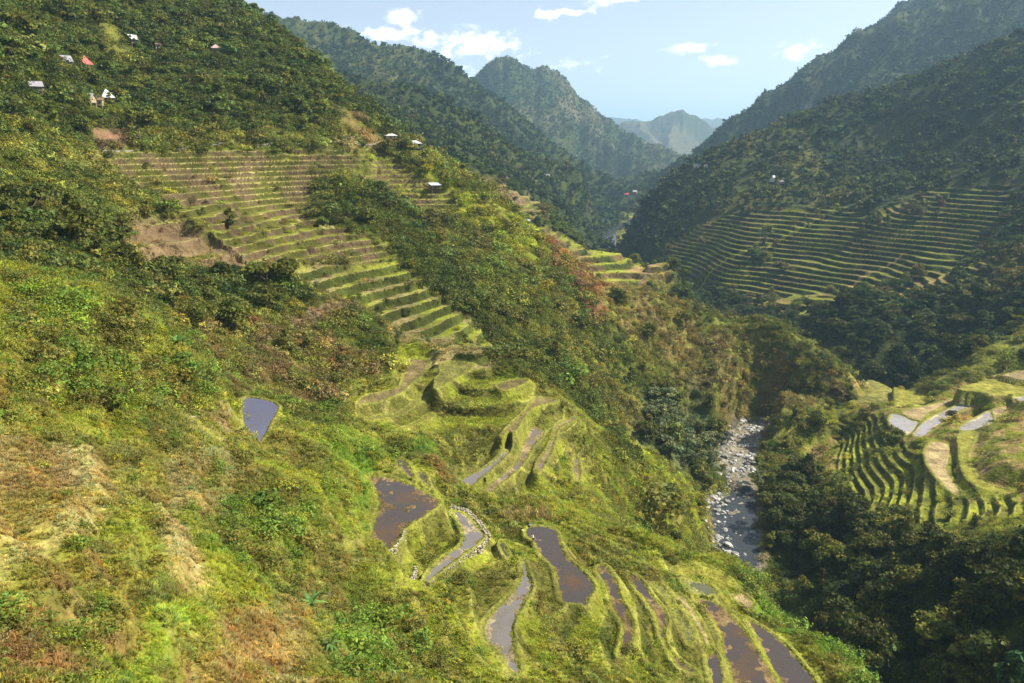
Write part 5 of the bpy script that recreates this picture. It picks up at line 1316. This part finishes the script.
nzs = n.new('ShaderNodeTexNoise'); nzs.inputs['Scale'].default_value = .95; nzs.inputs['Detail'].default_value = 7; nzs.inputs['Roughness'].default_value = .6
l.new(cx.outputs[0], nzs.inputs['Vector'])
CLOUDS = [(402,18,14,7,1.0),(392,34,30,6,.95),(440,40,22,8,.85),(475,44,40,11,.95),(500,52,34,8,.6),(546,14,13,4.5,.95),(572,13,16,3.5,.8),(598,2,14,5,.9),(622,-1,20,4,.8),(575,64,36,9,.5),(600,58,18,4,.45),(690,48,20,4,.95),(716,60,17,5,.9),(800,52,22,9,.75),(820,58,16,6,.5),(470,70,34,8,.5),(250,-30,60,12,.6),(740,-40,80,14,.5)]
tot = None
for (u, v, ru, rv_, amp) in CLOUDS:
    a0, e0 = dirdeg(u, v); k = math.degrees(1/F)
    dx = math_('DIVIDE', math_('SUBTRACT', az, a0), 1.25*ru*k); dy = math_('DIVIDE', math_('SUBTRACT', el, e0), 1.3*rv_*k)
    d2 = math_('ADD', math_('MULTIPLY', dx, dx), math_('MULTIPLY', dy, dy))
    g = math_('MULTIPLY', math_('EXPONENT', math_('MULTIPLY', d2, -.8)), amp)
    tot = g if tot is None else math_('MAXIMUM', tot, g)
mr = n.new('ShaderNodeMapRange'); mr.interpolation_type = 'SMOOTHSTEP'; mr.inputs[1].default_value = .36; mr.inputs[2].default_value = .92
l.new(math_('ADD', math_('MULTIPLY', tot, .7), math_('MULTIPLY', math_('SUBTRACT', nzs.outputs['Fac'], .45), 1.5)), mr.inputs[0])
fac = math_('MULTIPLY', mr.outputs[0], math_('MINIMUM', math_('MULTIPLY', tot, 3.0), 1.0))
mx = n.new('ShaderNodeMix'); mx.data_type = 'RGBA'
l.new(fac, mx.inputs[0]); hv = n.new('ShaderNodeHueSaturation'); hv.inputs['Saturation'].default_value = .62; hv.inputs['Value'].default_value = .93; hv.inputs['Hue'].default_value = .512; l.new(sky.outputs[0], hv.inputs['Color']); l.new(hv.outputs[0], mx.inputs[6]); mx.inputs[7].default_value = (13,13,13.2, 1)
l.new(mx.outputs[2], bg.inputs['Color'])

# the air in the valley
bm = bmesh.new(); bmesh.ops.create_cube(bm, size=1.0)
HZ = 620.0; ZB = float(gz.min())-3
for v in bm.verts: v.co = (v.co.x*36000, v.co.y*36000, ZB + (v.co.z+.5)*(HZ-ZB))
me = bpy.data.meshes.new('haze'); bm.to_mesh(me); bm.free()
hm = bpy.data.materials.new('haze'); hm.use_nodes = True; hn = hm.node_tree.nodes; hl = hm.node_tree.links
hn.remove(hn['Principled BSDF'])
pv = hn.new('ShaderNodeVolumePrincipled'); pv.inputs['Color'].default_value = (.48,.74,1.0,1); pv.inputs['Density'].default_value = .0001; pv.inputs['Anisotropy'].default_value = .25
hl.new(pv.outputs[0], hn['Material Output'].inputs['Volume'])
me.materials.append(hm)
hz = link(bpy.data.objects.new('haze', me)); tag(hz, 'pale blue haze filling the valley', None, kind='stuff')
scn.cycles.use_denoising = True
scn.cycles.max_bounces = 6; scn.cycles.diffuse_bounces = 3; scn.cycles.transparent_max_bounces = 12; scn.cycles.volume_bounces = 1
vs = scn.view_settings; vs.view_transform = 'Standard'; vs.look = 'None'; vs.gamma = 1; vs.use_curve_mapping = False; vs.exposure = .95
